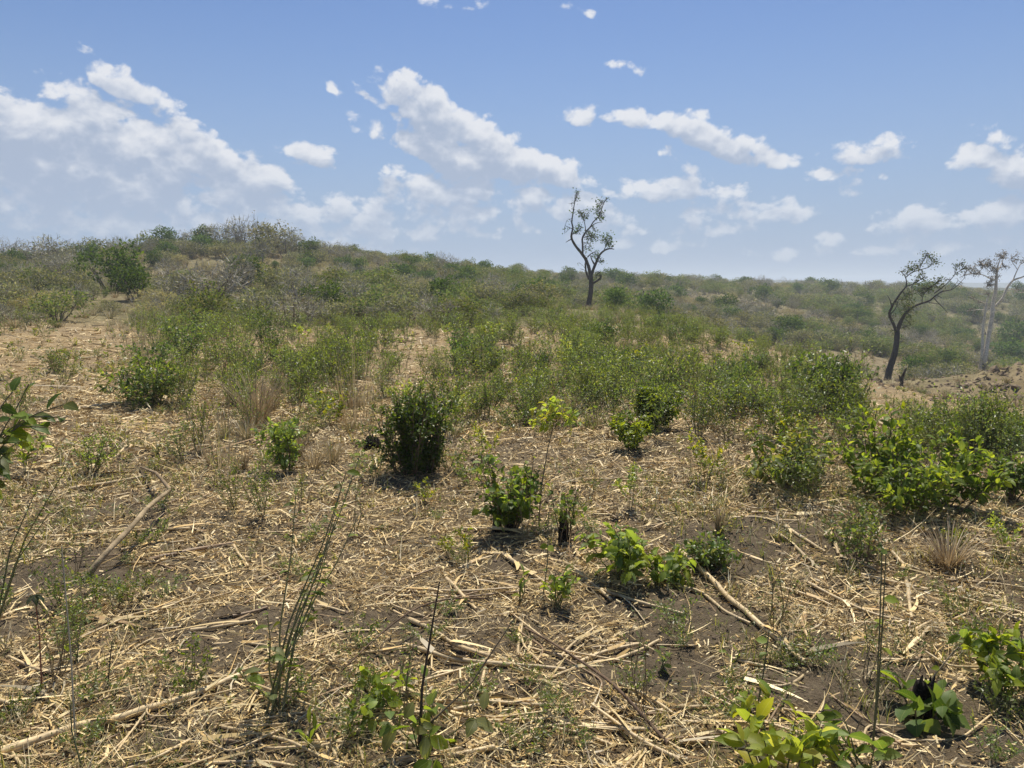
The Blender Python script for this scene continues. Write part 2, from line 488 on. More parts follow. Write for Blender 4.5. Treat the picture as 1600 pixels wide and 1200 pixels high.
def ribbons(mb, P, D, S, L, W, bend, C, seg=3, taper=True):
    """many thin bent strips: start, direction, sideways vector, length, width, bend vector"""
    P, D, S, bend = np.asarray(P, float), nrm(D), nrm(S), np.asarray(bend, float)
    L, W = np.asarray(L, float), np.asarray(W, float)
    t = np.linspace(0, 1, seg + 1)
    cen = P[:, None] + D[:, None] * (t[None, :, None] * L[:, None, None]) + bend[:, None] * (t[None, :, None] ** 2) * L[:, None, None]
    w = W[:, None] * ((1 - .85 * t ** 1.5)[None] if taper else np.ones_like(t)[None]) * .5
    V = np.stack([cen - S[:, None] * w[..., None], cen + S[:, None] * w[..., None]], 2)
    n = len(P); k = 2 * (seg + 1)
    b = np.arange(seg) * 2
    q = np.concatenate([np.stack([b, b + 1, b + 3], -1), np.stack([b, b + 3, b + 2], -1)])
    T = (np.arange(n)[:, None, None] * k + q[None]).reshape(-1, 3)
    mb.add(V.reshape(-1, 3), T, np.repeat(np.asarray(C, float), k, 0))


def link(name, me, parent=None):
    o = bpy.data.objects.new(name, me); COL.objects.link(o)
    if parent is not None: o.parent = parent
    return o


def tag(o, label, cat, group=None, kind=None):
    if label: o['label'] = label
    if cat: o['category'] = cat
    if group: o['group'] = group
    if kind: o['kind'] = kind
    return o


def thing(name, label, cat, loc, rz=0.0, sc=1.0, group=None, tilt=(0, 0)):
    o = bpy.data.objects.new(name, None); COL.objects.link(o)
    o.empty_display_size = .1
    o.location = loc; o.rotation_euler = (tilt[0], tilt[1], rz)
    o.scale = (sc, sc, sc) if np.isscalar(sc) else sc
    return tag(o, label, cat, group)


def put(proto, name, label, cat, loc, rz=0.0, sc=1.0, group=None, tilt=(0, 0)):
    """a thing whose parts share the prototype's meshes"""
    r = thing(name, label, cat, loc, rz, sc, group, tilt)
    for pn, me in proto:
        o = link(pn, me, r)
        if pn in ('foliage', 'branches', 'blades', 'twigs'): o['kind'] = 'stuff'      # leaves and twigs too small to pick apart
    return r


# ------------------------------------------------------------------ ground sheet
BARE = [(1195, 842, 120, 45), (1090, 965, 120, 55), (1270, 1085, 150, 45), (1460, 1150, 200, 70), (300, 1030, 95, 32), (60, 905, 100, 45), (735, 895, 60, 32),
        (615, 1045, 55, 25), (1560, 885, 70, 30), (480, 1000, 60, 28), (560, 975, 60, 25), (1380, 1060, 120, 40), (1010, 1010, 70, 40), (290, 905, 60, 25), (300, 1180, 70, 18),
        (1330, 870, 60, 25), (1180, 1010, 60, 30), (30, 1000, 40, 20), (900, 975, 60, 30)]


def straw_cover(x, y, z):
    """0..1: how thickly the chopped straw lies"""
    px, py = proj(x + .5 * fbm(x * 1.7, y * 1.7, 33), y + .7 * fbm(x * 1.7, y * 1.7, 34), z)
    d = np.full(len(x), .93)
    for bx, by, rx, ry in BARE:
        q = ((px - bx) / rx) ** 2 + ((py - by) / ry) ** 2
        d = d - .8 * np.nan_to_num(1 - ss(.05, 1.9, q))
    d = np.maximum(d, .06)
    d = d + .6 * fbm(x * 1.1, y * 1.1, 31, 4) + .7 * fbm(x * 4.5, y * 4.5, 32, 3)
    return np.clip(d, 0.03, 1)


def build_ground():
    ang = np.concatenate([np.linspace(-180, -48, 60)[:-1], np.linspace(-48, 48, 420), np.linspace(48, 180, 60)[1:-1]])
    ang = np.radians(ang)
    r = np.concatenate([[0.0, .5, 1.0, 1.4], np.geomspace(1.7, 16, 210), np.geomspace(16, 60, 60)[1:], np.geomspace(60, 2500, 90)[1:]])
    na, nr = len(ang), len(r)
    X = r[:, None] * np.sin(ang)[None]; Y = r[:, None] * np.cos(ang)[None]
    x, y = X.ravel(), Y.ravel(); z = height(x, y)
    i = np.arange(nr - 1)[:, None] * na; j = np.arange(na)[None]; jn = (j + 1) % na
    Q = np.stack([i + j, i + na + j, i + na + jn, i + jn], -1).reshape(-1, 4)
    me = bpy.data.meshes.new('ground')
    me.vertices.add(len(x)); me.vertices.foreach_set('co', np.c_[x, y, z].astype(np.float32).ravel())
    me.loops.add(Q.size); me.loops.foreach_set('vertex_index', Q[:, ::-1].astype(np.int32).ravel())
    me.polygons.add(len(Q)); me.polygons.foreach_set('loop_start', np.arange(0, Q.size, 4, dtype=np.int32))
    me.polygons.foreach_set('use_smooth', np.ones(len(Q), bool))
    R = np.hypot(x, y)
    st = straw_cover(x, y, z)
    edge = 27 + 6 * fbm(x / 6, y / 6, 41) - 4 * ss(-7, -14, x)
    olive = ss(0, 9, y - edge) * .95
    olive = np.maximum(olive, ss(30, 45, R) * .9)
    clear = np.exp(-((x - 32) / 11) ** 2 - ((y - 62) / 6) ** 2) + .9 * np.exp(-((x - 21) / 6) ** 2 - ((y - 56) / 5) ** 2)
    bank = np.exp(-((x - 21) / 6) ** 2 - ((y - 29.5) / 4.5) ** 2)
    dry = np.clip(1.3 * clear + 1.1 * bank * (.75 + .8 * fbm(x * 1.2, y * 1.2, 45)) + .8 * ss(.12, .4, fbm(x / 9, y / 9, 44)) * ss(30, 50, R) * (1 - ss(140, 200, R)), 0, .95)
    a = me.attributes.new('zone', 'FLOAT_VECTOR', 'POINT')
    a.data.foreach_set('vector', np.c_[st, olive, dry].astype(np.float32).ravel())
    me.materials.append(M['ground']); me.update(); me.validate()
    o = link('ground', me); o['kind'] = 'structure'
    return o


build_ground()


def distant_hills():
    # a low flat-topped range at the edge of the plain
    x = np.linspace(-900, 1500, 240); prof = []
    for v in x:
        px = CX + F * v / 1500
        h = 9.5 * float(ss(925, 985, px)) * (1 - .75 * float(ss(1180, 1420, px))) + 3.0 * float(ss(300, 500, px)) + 2.2 * float(vnoise(v / 130, 0, 61)) + 1.0 * float(vnoise(v / 37, 0, 62))
        prof.append(max(h, .5) + 7.0)
    mb = MB(); V = []
    for k, (dy, f) in enumerate(((-120, 0), (-50, .6), (0, 1), (160, 1.02), (420, 0))):
        for v, h in zip(x, prof): V.append((v, 1500 + dy + 30 * float(vnoise(v / 200, k, 63)), -7.5 + h * f))
    n = len(x); T = []
    for k in range(4):
        for i in range(n - 1):
            a = k * n + i; T += [(a, a + 1, a + n + 1), (a, a + n + 1, a + n)]
    mb.add(V, T, (.07, .075, .04), True)
    o = link('distant_hills', mb.mesh('distant_hills', M['clod'])); o['kind'] = 'structure'


distant_hills()

# ------------------------------------------------------------------ straw litter (nobody could count it)
STRAW_C = np.array([(.58, .45, .23), (.70, .57, .33), (.44, .32, .15), (.80, .69, .45), (.60, .43, .20), (.28, .19, .10), (.40, .35, .26)])

STRAW_C = STRAW_C * np.array((1.03, .99, .86))


def build_litter():
    rng = np.random.default_rng(5)
    mb = MB()
    for (r0, r1, dens, lmul, wmul) in ((1.8, 4.2, 3700, 1.0, 1.0), (4.2, 7.5, 1700, 1.15, 1.3), (7.5, 13, 520, 1.35, 1.9), (13, 24, 140, 1.6, 2.8), (24, 40, 30, 2.1, 4.2)):
        area = (r1 * r1 - r0 * r0) * rad(41)
        n = int(area * dens)
        r = np.sqrt(rng.uniform(r0 * r0, r1 * r1, n)); a = rng.uniform(rad(-41), rad(41), n)
        x, y = r * np.sin(a), r * np.cos(a)
        z = height(x, y)
        keep = rng.random(n) < straw_cover(x, y, z) ** 1.5
        if r1 > 25: keep &= (y < 30 + 6 * fbm(x / 6, y / 6, 41))
        x, y, z = x[keep], y[keep], z[keep]; n = len(x)
        kind = rng.random(n)
        L = np.where(kind < .80, rng.gamma(2.0, .020, n) + .010, np.where(kind < .965, rng.gamma(2.4, .022, n) + .02, rng.uniform(.12, .34, n))) * lmul
        W = np.where(kind < .80, rng.uniform(.0011, .0034, n), np.where(kind < .965, rng.uniform(.003, .010, n), rng.uniform(.002, .0065, n))) * wmul
        th = rng.normal(.35, 1.1, n) + np.where(rng.random(n) < .5, 0, PI)
        pit = rng.normal(0.06, .14, n) + np.where(kind < .3, rng.normal(0, .25, n), 0)
        D = np.c_[np.cos(th) * np.cos(pit), np.sin(th) * np.cos(pit), np.sin(pit)]
        # follow the slope of the ground
        x2, y2 = x + D[:, 0] * L, y + D[:, 1] * L
        dz = height(x2, y2) - z
        D[:, 2] += dz / np.maximum(L, .01)
        roll = rng.normal(0, .8, n)
        side = np.c_[-np.sin(th) * np.cos(roll), np.cos(th) * np.cos(roll), np.sin(roll)]
        cu = np.where(rng.random(n) < .5, .7, .22)
        bend = np.c_[rng.normal(0, 1, n) * cu, rng.normal(0, 1, n) * cu, rng.normal(-.02, .14, n)]
        cover = straw_cover(x, y, z)
        P = np.c_[x, y, z + .002 + rng.random(n) ** 2 * .022 * cover * lmul + W * .3]
        C = STRAW_C[rng.choice(7, n, p=[.24, .2, .16, .1, .12, .1, .08])] * rng.uniform(.75, 1.2, (n, 1))
        ribbons(mb, P, D, side, L, W, bend, C, 3 if r1 < 8 else 2, r1 < 8)
    # crumbled leaf and short chaff, finer than the straws
    for (r0, r1, dens, m_) in ((1.8, 4.2, 3000, 1.0), (4.2, 7.5, 1500, 1.35), (7.5, 13, 620, 2.0)):
        n = int((r1 * r1 - r0 * r0) * rad(41) * dens)
        r = np.sqrt(rng.uniform(r0 * r0, r1 * r1, n)); a = rng.uniform(rad(-41), rad(41), n)
        x, y = r * np.sin(a), r * np.cos(a); z = height(x, y)
        cv = straw_cover(x, y, z); k = rng.random(n) < .12 + .88 * cv ** 1.3
        x, y, z, cv = x[k], y[k], z[k], cv[k]; n = len(x)
        L = (rng.gamma(2, .007, n) + .006) * m_; W = rng.uniform(.0025, .0085, n) * m_
        th = rng.uniform(0, 2 * PI, n); pit = rng.normal(.1, .35, n); roll = rng.normal(0, .7, n)
        D = np.c_[np.cos(th) * np.cos(pit), np.sin(th) * np.cos(pit), np.sin(pit)]
        side = np.c_[-np.sin(th) * np.cos(roll), np.cos(th) * np.cos(roll), np.sin(roll)]
        C = STRAW_C[rng.choice(7, n, p=[.22, .18, .2, .1, .12, .1, .08])] * rng.uniform(.7, 1.15, (n, 1))
        ribbons(mb, np.c_[x, y, z + .002 + rng.random(n) * .010 * cv * m_], D, side, L, W, rng.normal(0, .2, (n, 3)), C, 1, False)
    o = link('straw_litter', mb.mesh('straw_litter', M['straw']))
    tag(o, 'pale chopped maize straw and leaf litter strewn over the dark soil', 'straw', kind='stuff')


build_litter()


def build_clods():
    rng = np.random.default_rng(8); mb = MB()
    n = 15000
    r = np.sqrt(rng.uniform(1.8 ** 2, 9 ** 2, n)); a = rng.uniform(rad(-40), rad(40), n)
    x, y = r * np.sin(a), r * np.cos(a); z = height(x, y)
    k = rng.random(n) < (1.15 - straw_cover(x, y, z))
    x, y, z = x[k], y[k], z[k]; n = len(x)
    oc = nrm(np.array([(1, 0, 0), (-1, 0, 0), (0, 1, 0), (0, -1, 0), (0, 0, 1), (0, 0, -1), (.6, .6, .6), (-.6, .6, .5), (.6, -.6, .5), (-.6, -.6, .6)]))
    tr = np.array([(4, 6, 7), (4, 7, 9), (4, 9, 8), (4, 8, 6), (6, 0, 2), (6, 2, 7), (7, 2, 1), (7, 1, 9), (9, 1, 3), (9, 3, 8), (8, 3, 0), (8, 0, 6), (5, 2, 0), (5, 1, 2), (5, 3, 1), (5, 0, 3)])
    s = np.minimum(rng.gamma(1.3, .0022, n) + .0015, .013)
    V = np.c_[x, y, z][:, None] + oc[None] * s[:, None, None] * rng.uniform(.55, 1.3, (n, 10, 1))
    T = (np.arange(n)[:, None, None] * 10 + tr[None]).reshape(-1, 3)
    C = np.array((.145, .112, .082)) * rng.uniform(.6, 1.5, (n, 1))
    mb.add(V.reshape(-1, 3), T, np.repeat(C, 10, 0))
    tag(link('soil_crumbs', mb.mesh('soil_crumbs', M['clod'])), 'crumbs of dark soil on the bare patches between the straw', 'soil', kind='stuff')


build_clods()


# ------------------------------------------------------------------ maize stalks
def resample(P, step):
    P = np.asarray(P, float)
    s = np.r_[0, np.cumsum(np.linalg.norm(np.diff(P, axis=0), axis=1))]
    n = max(4, int(s[-1] / step) + 1)
    t = np.linspace(0, s[-1], n)
    return np.c_[[np.interp(t, s, P[:, i]) for i in range(3)]].T, t


def culm(P, r, rng, dark=False, taper=.3):
    """a jointed maize stem along a polyline"""
    Q, t = resample(P, .035)
    if len(Q) > 6:
        for _ in range(2): Q[1:-1] = (Q[:-2] + 2 * Q[1:-1] + Q[2:]) / 4
    node = np.abs(((t + rng.uniform(0, .15)) % .16) - .08)
    bump = 1 + .22 * np.exp(-((.08 - node) / .012) ** 2)
    rr = r * (1 - taper * t / max(t[-1], .01)) * bump * (1 + .06 * np.sin(t * 31))
    base = np.array((.30, .21, .12) if dark else (.64, .50, .28)) * rng.uniform(.8, 1.15)
    w = np.array([.5 + float(vnoise(v * 9, r * 977, 71)) for v in t])[:, None]
    C = base * (1 - .35 * w) + np.array((.10, .05, .02)) * .4 * w
    C = C * (1 - .3 * np.exp(-((.08 - node) / .012) ** 2)[:, None])
    mb = MB(); tube(mb, Q, rr, 7, C)
    return mb, Q


def husk_leaves(mb, Q, r, rng, n):
    for _ in range(n):
        i = rng.integers(0, max(1, len(Q) - 2))
        d = nrm(Q[min(i + 2, len(Q) - 1)] - Q[i]) * (1 if rng.random() < .75 else -1)
        side = nrm(np.cross(d, (0, 0, 1)))
        d = nrm(d + side * rng.normal(0, .35) + np.array((0, 0, rng.uniform(-.1, .2))))
        L = rng.uniform(.08, .30); W = rng.uniform(.012, .032) * min(1.6, r / .010)
        side = nrm(side + np.array((0, 0, rng.normal(0, .5))))
        C = STRAW_C[rng.integers(0, 7)] * rng.uniform(.85, 1.15)
        ribbons(mb, [Q[i] + np.array((0, 0, r * .9))], [d], [side], [L], [W], [np.r_[rng.normal(0, .25, 2), rng.uniform(-.25, .05)]], [C], 5)


def stalk_thing(P, r, rng, label, group, dark=False, nleaf=2, name='maize_stalk'):
    P = np.asarray(P, float); o0 = P[0].copy()
    root = thing(name, label, 'maize stalk', tuple(o0), group=group)
    mb, Q = culm(P - o0, r, rng, dark)
    link('culm', mb.mesh('culm', M['stalk']), root)
    if nleaf:
        for _ in range(nleaf):
            ml = MB(); husk_leaves(ml, Q, r, rng, 1)
            link('husk_leaf', ml.mesh('husk_leaf', M['straw']), root)
    return root


HERO_STALKS = [  # photograph pixels along the stalk, width in pixels, dark
    ([(0, 1180), (61, 1158), (125, 1136), (192, 1127), (243, 1109), (304, 1092), (375, 1060)], 17, 0), ([(315, 1163), (375, 1163)], 12, 1), ([(0, 960), (45, 943)], 6, 0),
    ([(111, 974), (155, 970)], 9, 0), ([(300, 991), (355, 982), (398, 976)], 8, 0), ([(365, 974), (418, 960)], 7, 1), ([(0, 1097), (40, 1102)], 9, 0), ([(71, 1089), (105, 1122)], 9, 0),
    ([(270, 1187), (370, 1193), (440, 1196)], 7, 0), ([(44, 840), (101, 840), (175, 835), (219, 830), (297, 828)], 7, 0),
    ([(233, 879), (263, 870), (304, 860), (341, 857), (364, 853)], 10, 1), ([(108, 767), (162, 759), (229, 749)], 7, 0), ([(148, 746), (196, 740)], 6, 0), ([(0, 752), (84, 754)], 7, 1),
    ([(189, 860), (287, 848)], 6, 0), ([(118, 639), (152, 636), (208, 631)], 6, 0), ([(61, 661), (111, 656)], 6, 0), ([(398, 759), (526, 754)], 5, 0), ([(91, 793), (202, 772)], 5, 0),
    ([(364, 853), (388, 887)], 6, 0), ([(554, 752), (597, 712)], 7, 0), ([(608, 715), (665, 754)], 5, 1), ([(786, 874), (820, 893), (851, 914)], 9, 0), ([(874, 881), (935, 924), (955, 941)], 9, 0),
    ([(935, 923), (1000, 943), (1070, 962)], 8, 0), ([(699, 908), (743, 955)], 9, 0), ([(736, 639), (793, 644)], 5, 0), ([(638, 970), (682, 994), (732, 1021), (773, 1038)], 11, 0),
    ([(631, 1013), (682, 1028), (722, 1041), (783, 1045), (884, 1051)], 12, 0), ([(746, 1085), (786, 1095), (834, 1104)], 11, 0), ([(746, 1105), (820, 1110), (894, 1116)], 10, 0),
    ([(760, 1132), (867, 1132), (969, 1136)], 8, 0), ([(1070, 1112), (996, 1119)], 9, 0), ([(955, 1038), (996, 1021), (1029, 1004)], 9, 0), ([(810, 1028), (817, 974)], 8, 0),
    ([(753, 1082), (760, 1045), (766, 1018)], 8, 0), ([(1063, 868), (1111, 910), (1144, 943), (1175, 970), (1212, 997), (1256, 1036)], 12, 0),
    ([(1060, 913), (1100, 930), (1128, 957), (1175, 974)], 8, 0), ([(1259, 1021), (1303, 1008), (1350, 997)], 9, 0), ([(1138, 1031), (1208, 1045), (1249, 1048)], 8, 0),
    ([(1165, 1065), (1202, 1075), (1236, 1082), (1256, 1055)], 8, 0), ([(1060, 1112), (1144, 1110)], 9, 0), ([(1067, 1136), (1144, 1138)], 9, 0), ([(1060, 1166), (1138, 1170)], 9, 0),
    ([(1262, 913), (1316, 940), (1370, 967), (1428, 976)], 7, 0), ([(1225, 825), (1290, 866)], 8, 0), ([(1219, 839), (1296, 900)], 7, 0), ([(1296, 834), (1310, 869)], 8, 0),
    ([(1394, 866), (1421, 893)], 8, 0), ([(1414, 906), (1423, 970)], 8, 0), ([(1411, 910), (1381, 950)], 6, 0), ([(1343, 900), (1441, 920), (1519, 943), (1600, 957)], 7, 0),
    ([(1313, 873), (1370, 883)], 7, 1), ([(1259, 943), (1256, 984), (1266, 1011)], 6, 0), ([(1175, 803), (1262, 808)], 6, 0), ([(1144, 815), (1246, 818)], 6, 0), ([(1259, 786), (1316, 803)], 6, 0),
    ([(1532, 801), (1593, 815)], 6, 0), ([(1235, 987), (1323, 977)], 4, 0), ([(1424, 987), (1455, 974)], 8, 0), ([(1428, 1011), (1451, 984)], 8, 0), ([(1480, 1010), (1560, 1030)], 7, 0),
    ([(820, 1152), (930, 1142), (1020, 1150)], 9, 0), ([(560, 1075), (640, 1060)], 8, 0), ([(470, 1010), (560, 985)], 7, 0), ([(440, 940), (540, 960)], 7, 0), ([(150, 1040), (240, 1000)], 7, 0),
]


def build_stalks():
    rng = np.random.default_rng(21)
    def words(p, L, bent, dark, leafy):
        m = nearest_mark(p[0], p[1])
        look = ('long ' if L > .75 else 'short ' if L < .42 else '') + ('bent ' if bent else 'straight ') + ('weathered brown ' if dark else 'pale tan ')
        return look + 'maize stalk' + (' with husk leaves' if leafy else '') + ' by ' + m, 'maize stalks lying near ' + m
    for poly, w, dark in HERO_STALKS:
        pts = [at(*p) for p in poly]
        r = w * pts[0].length / F / 2 * .74
        P = np.array([tuple(p) for p in pts])
        P, _ = resample(P, .12)
        P[:, 2] = height(P[:, 0], P[:, 1]) + r * 1.1
        P[:, 2] = P[:, 2] * .5 + np.linspace(P[0, 2], P[-1, 2], len(P)) * .5
        P[:, 2] = np.maximum(P[:, 2], height(P[:, 0], P[:, 1]) + r * .6)
        P[:, :2] += rng.normal(0, .004, (len(P), 2))
        Ln = float(np.linalg.norm(P[-1] - P[0])); nl = 1 if dark else 1 + int(rng.random() * 3)
        lab, gr = words(P.mean(0), Ln, len(poly) > 3, dark, nl > 1)
        stalk_thing(P, r, rng, lab, gr, bool(dark), nl)
    # shared shapes for the many smaller pieces farther out
    protos = []
    for k in range(9):
        L = rng.uniform(.25, .8); b = rng.normal(0, .10); kk = rng.uniform(.3, .7)
        P = np.array([(0, 0, 0), (L * kk, b, .004), (L, b * rng.uniform(-.6, .4), rng.uniform(0, .02))])
        r = rng.uniform(.0045, .0095)
        mb, Q = culm(P, r, rng, k == 4)
        husk_leaves(mb, Q, r, rng, int(rng.integers(1, 4)))
        me = mb.mesh('culm', M['stalk']); protos.append((me, r, L, k == 4, abs(b) > .09))
    n = 0
    while n < 225:
        px, py = rng.uniform(-10, 1610), 560 + 640 * rng.random() ** .8
        if 900 < px and py < 590 + (px - 900) * .17: continue
        p = at(px, py)
        if float(straw_cover(np.array([p.x]), np.array([p.y]), np.array([p.z]))[0]) < .35: continue
        me, r, L, dk, bn = protos[rng.integers(0, 9)]
        th = rng.normal(.05, .75) + (PI if rng.random() < .5 else 0)
        s = rng.uniform(.7, 1.15)
        e = Vector((p.x + math.cos(th) * L * s, p.y + math.sin(th) * L * s, 0)); e.z = hz(e.x, e.y)
        pit = math.asin(max(-.5, min(.5, (e.z - p.z) / (L * s))))
        o = link('maize_stalk', me)
        o.location = (p.x, p.y, p.z + r * 1.0)
        o.rotation_euler = (0, -pit, th); o.scale = (s, s, s)
        lab, gr = words(p, L * s, bn, dk, False)
        tag(o, lab, 'maize stalk', gr)
        n += 1
    # the crooked grey-brown branch propped up out of the straw
    pp = [(132, 905), (169, 860), (202, 827), (233, 793), (266, 766)]
    P = np.array([tuple(at(*p)) for p in pp])
    a, b = P[0], P[-1]
    lift = np.array([.02, .10, .15, .17, .14])
    s = np.linalg.norm(a - np.array((0, 0, EYE)))
    # the raised length stands nearer than the ground behind it
    for i in range(1, 5):
        d = P[i] - np.array((0, 0, EYE)); k = (EYE - P[i][2] - lift[i]) / (EYE - P[i][2])
        P[i] = np.array((0, 0, EYE)) + d * k
    root = thing('fallen_branch', 'thick crooked grey-brown branch propped above the straw', 'branch', tuple(P[0]))
    Q, t = resample(P - P[0], .05)
    for _ in range(2): Q[1:-1] = (Q[:-2] + 2 * Q[1:-1] + Q[2:]) / 4
    mb = MB(); rr = np.interp(t, [0, t[-1] * .8, t[-1]], [.017, .014, .010]) * (1 + .10 * np.sin(t * 23) + .06 * np.sin(t * 57))
    C = np.array([(.30, .235, .145)] * len(Q)) * (1 + .35 * np.array([float(vnoise(v * 11, 3, 77)) * 2 for v in t]))[:, None]
    tube(mb, Q, rr, 9, C); link('limb', mb.mesh('limb', M['bark']), root)
    e = Q[-1]; m2 = MB()
    tip = np.array(tuple(at(219, 735))) - P[0]; tip = tip + np.array((0, 0, .03))
    Q2, t2 = resample(np.array([e, e * .6 + tip * .4 + np.array((0, 0, .05)), tip]), .05)
    tube(m2, Q2, np.linspace(.014, .008, len(Q2)), 7, (.24, .18, .11)); link('side_branch', m2.mesh('side_branch', M['bark']), root)
    # long thin twigs lying over the straw
    for poly, w, lab, hh in (([(820, 984), (901, 1048), (962, 1099), (1043, 1176)], 4.5, 'long straight dark brown twig lying over the straw and bare soil', .05),
                         ([(530, 1058), (648, 991), (760, 933)], 3.5, 'long thin greyish twig arching above the straw', .10)):
        P = np.array([tuple(at(*p)) for p in poly]); r = w * np.linalg.norm(P[0]) / F / 2
        P, t = resample(P, .08); P[:, 2] += .01 + hh * np.sin(np.linspace(0, PI, len(P)))
        mb = MB(); tube(mb, P - P[0], np.linspace(r * .7, r * 1.1, len(P)), 6, (.13, .09, .06))
        o = link('twig', mb.mesh('twig', M['bark'])); o.location = P[0]
        tag(o, lab, 'twig')



def build_ground_cover():
    """thin grass blades and seedlings all over the stubble"""
    rng = np.random.default_rng(15); mb = MB(); md = MB()
    n = 15000
    r = np.exp(rng.uniform(math.log(2.2), math.log(30), n)); a = rng.uniform(rad(-40), rad(40), n)
    x, y = r * np.sin(a), r * np.cos(a); z = height(x, y); px, py = proj(x, y, z)
    g = fbm(x * .55, y * .55, 51, 3) + .5 * fbm(x * 3, y * 3, 52, 2)
    k = (rng.random(n) < np.clip(.30 + 1.5 * g, .03, 1)) & (y < 32)
    x, y, z, r = x[k], y[k], z[k], r[k]; n = len(x)
    hb = rng.uniform(.03, .13, n) * (1 + .25 * np.log(r / 2.2)); dry = rng.random(n) < .45
    G = np.array([(.14, .17, .05), (.19, .21, .07), (.11, .15, .045), (.24, .24, .09)]); Dc = np.array([(.50, .40, .22), (.42, .33, .17), (.60, .50, .30)])
    for b in range(5):
        az = rng.uniform(0, 2 * PI, n); tl = rng.uniform(.1, .9, n)
        D = np.c_[np.sin(tl) * np.cos(az), np.sin(tl) * np.sin(az), np.cos(tl)]
        C = np.where(dry[:, None], Dc[rng.integers(0, 3, n)], G[rng.integers(0, 4, n)]) * rng.uniform(.8, 1.2, (n, 1))
        A = (np.c_[x + rng.normal(0, .015, n), y + rng.normal(0, .015, n), z - .004], D, np.c_[-np.sin(az), np.cos(az), np.zeros(n)], hb * rng.uniform(.6, 1.3, n), np.maximum(.0022, .0011 * r) * rng.uniform(.7, 1.3, n),
             np.c_[np.cos(az), np.sin(az), -.5 * np.ones(n)] * rng.uniform(0, .5, (n, 1)), C)
        ribbons(mb, *[q[~dry] for q in A], 2); ribbons(md, *[q[dry] for q in A], 2)
    m = np.where(~dry & (rng.random(n) < .7))[0]
    for b in range(7):
        az = rng.uniform(0, 2 * PI, len(m)); c = len(m)
        P = np.c_[x[m] + rng.normal(0, .03, c), y[m] + rng.normal(0, .03, c), z[m] + hb[m] * rng.uniform(.1, .8, c)]
        L = np.maximum(.010, .0042 * r[m]) * rng.uniform(.7, 1.5, c)
        leaves(mb, P, np.c_[np.cos(az), np.sin(az), rng.normal(.1, .4, c)], np.c_[rng.normal(0, .5, (c, 2)), np.ones(c)], L, L * .55, G[rng.integers(0, 4, c)] * rng.uniform(.8, 1.3, (c, 1)))
    tag(link('ground_cover', mb.mesh('ground_cover', M['leaf'])), 'thin green grass blades and tiny seedlings sprouting through the straw', 'grass', kind='stuff')
    tag(link('dry_grass', md.mesh('dry_grass', M['straw'])), 'short dry grass blades standing in the straw', 'grass', kind='stuff')


build_ground_cover()


def build_rubble():
    """lumps of earth on the bank at the far right"""
    rng = np.random.default_rng(17); mb = MB(); n = 2600
    x, y = rng.normal(21.5, 5.5, n), rng.normal(29.5, 3.4, n); z = height(x, y)
    oc = nrm(np.array([(1, 0, 0), (-1, 0, 0), (0, 1, 0), (0, -1, 0), (0, 0, 1), (.6, .6, .6), (-.6, .6, .5), (.6, -.6, .5), (-.6, -.6, .6)]))
    tr = np.array([(4, 5, 6), (4, 6, 8), (4, 8, 7), (4, 7, 5), (5, 0, 2), (5, 2, 6), (6, 2, 1), (6, 1, 8), (8, 1, 3), (8, 3, 7), (7, 3, 0), (7, 0, 5)])
    s = np.minimum(rng.gamma(1.5, .035, n) + .02, .28)
    V = np.c_[x, y, z - s * .25][:, None] + oc[None] * s[:, None, None] * rng.uniform(.6, 1.3, (n, 9, 1))
    C = np.array((.20, .155, .105)) * rng.uniform(.6, 1.35, (n, 1))
    mb.add(V.reshape(-1, 3), (np.arange(n)[:, None, None] * 9 + tr[None]).reshape(-1, 3), np.repeat(C, 9, 0))
    tag(link('earth_lumps', mb.mesh('earth_lumps', M['clod'])), 'crumbly brown lumps of earth covering the bare bank', 'earth', kind='stuff')


build_rubble()

# ------------------------------------------------------------------ plants
G_DARK = [(.046, .088, .022), (.062, .112, .028), (.080, .135, .036)]
G_MID = [(.100, .155, .034), (.128, .185, .044), (.155, .205, .054)]
G_LIGHT = [(.18, .25, .045), (.23, .30, .056), (.28, .34, .068)]
G_GREY = [(.115, .135, .060), (.140, .158, .076), (.170, .180, .098)]
G_YEL = [(.30, .34, .05), (.36, .38, .065), (.24, .30, .045)]
G_DARK, G_MID, G_LIGHT, G_GREY = ([(r * 1.02, g * 1.10, b * .85) for r, g, b in q] for q in (G_DARK, G_MID, G_LIGHT, G_GREY))
STEM_B = (.13, .095, .06)
STEM_G = (.12, .13, .055)


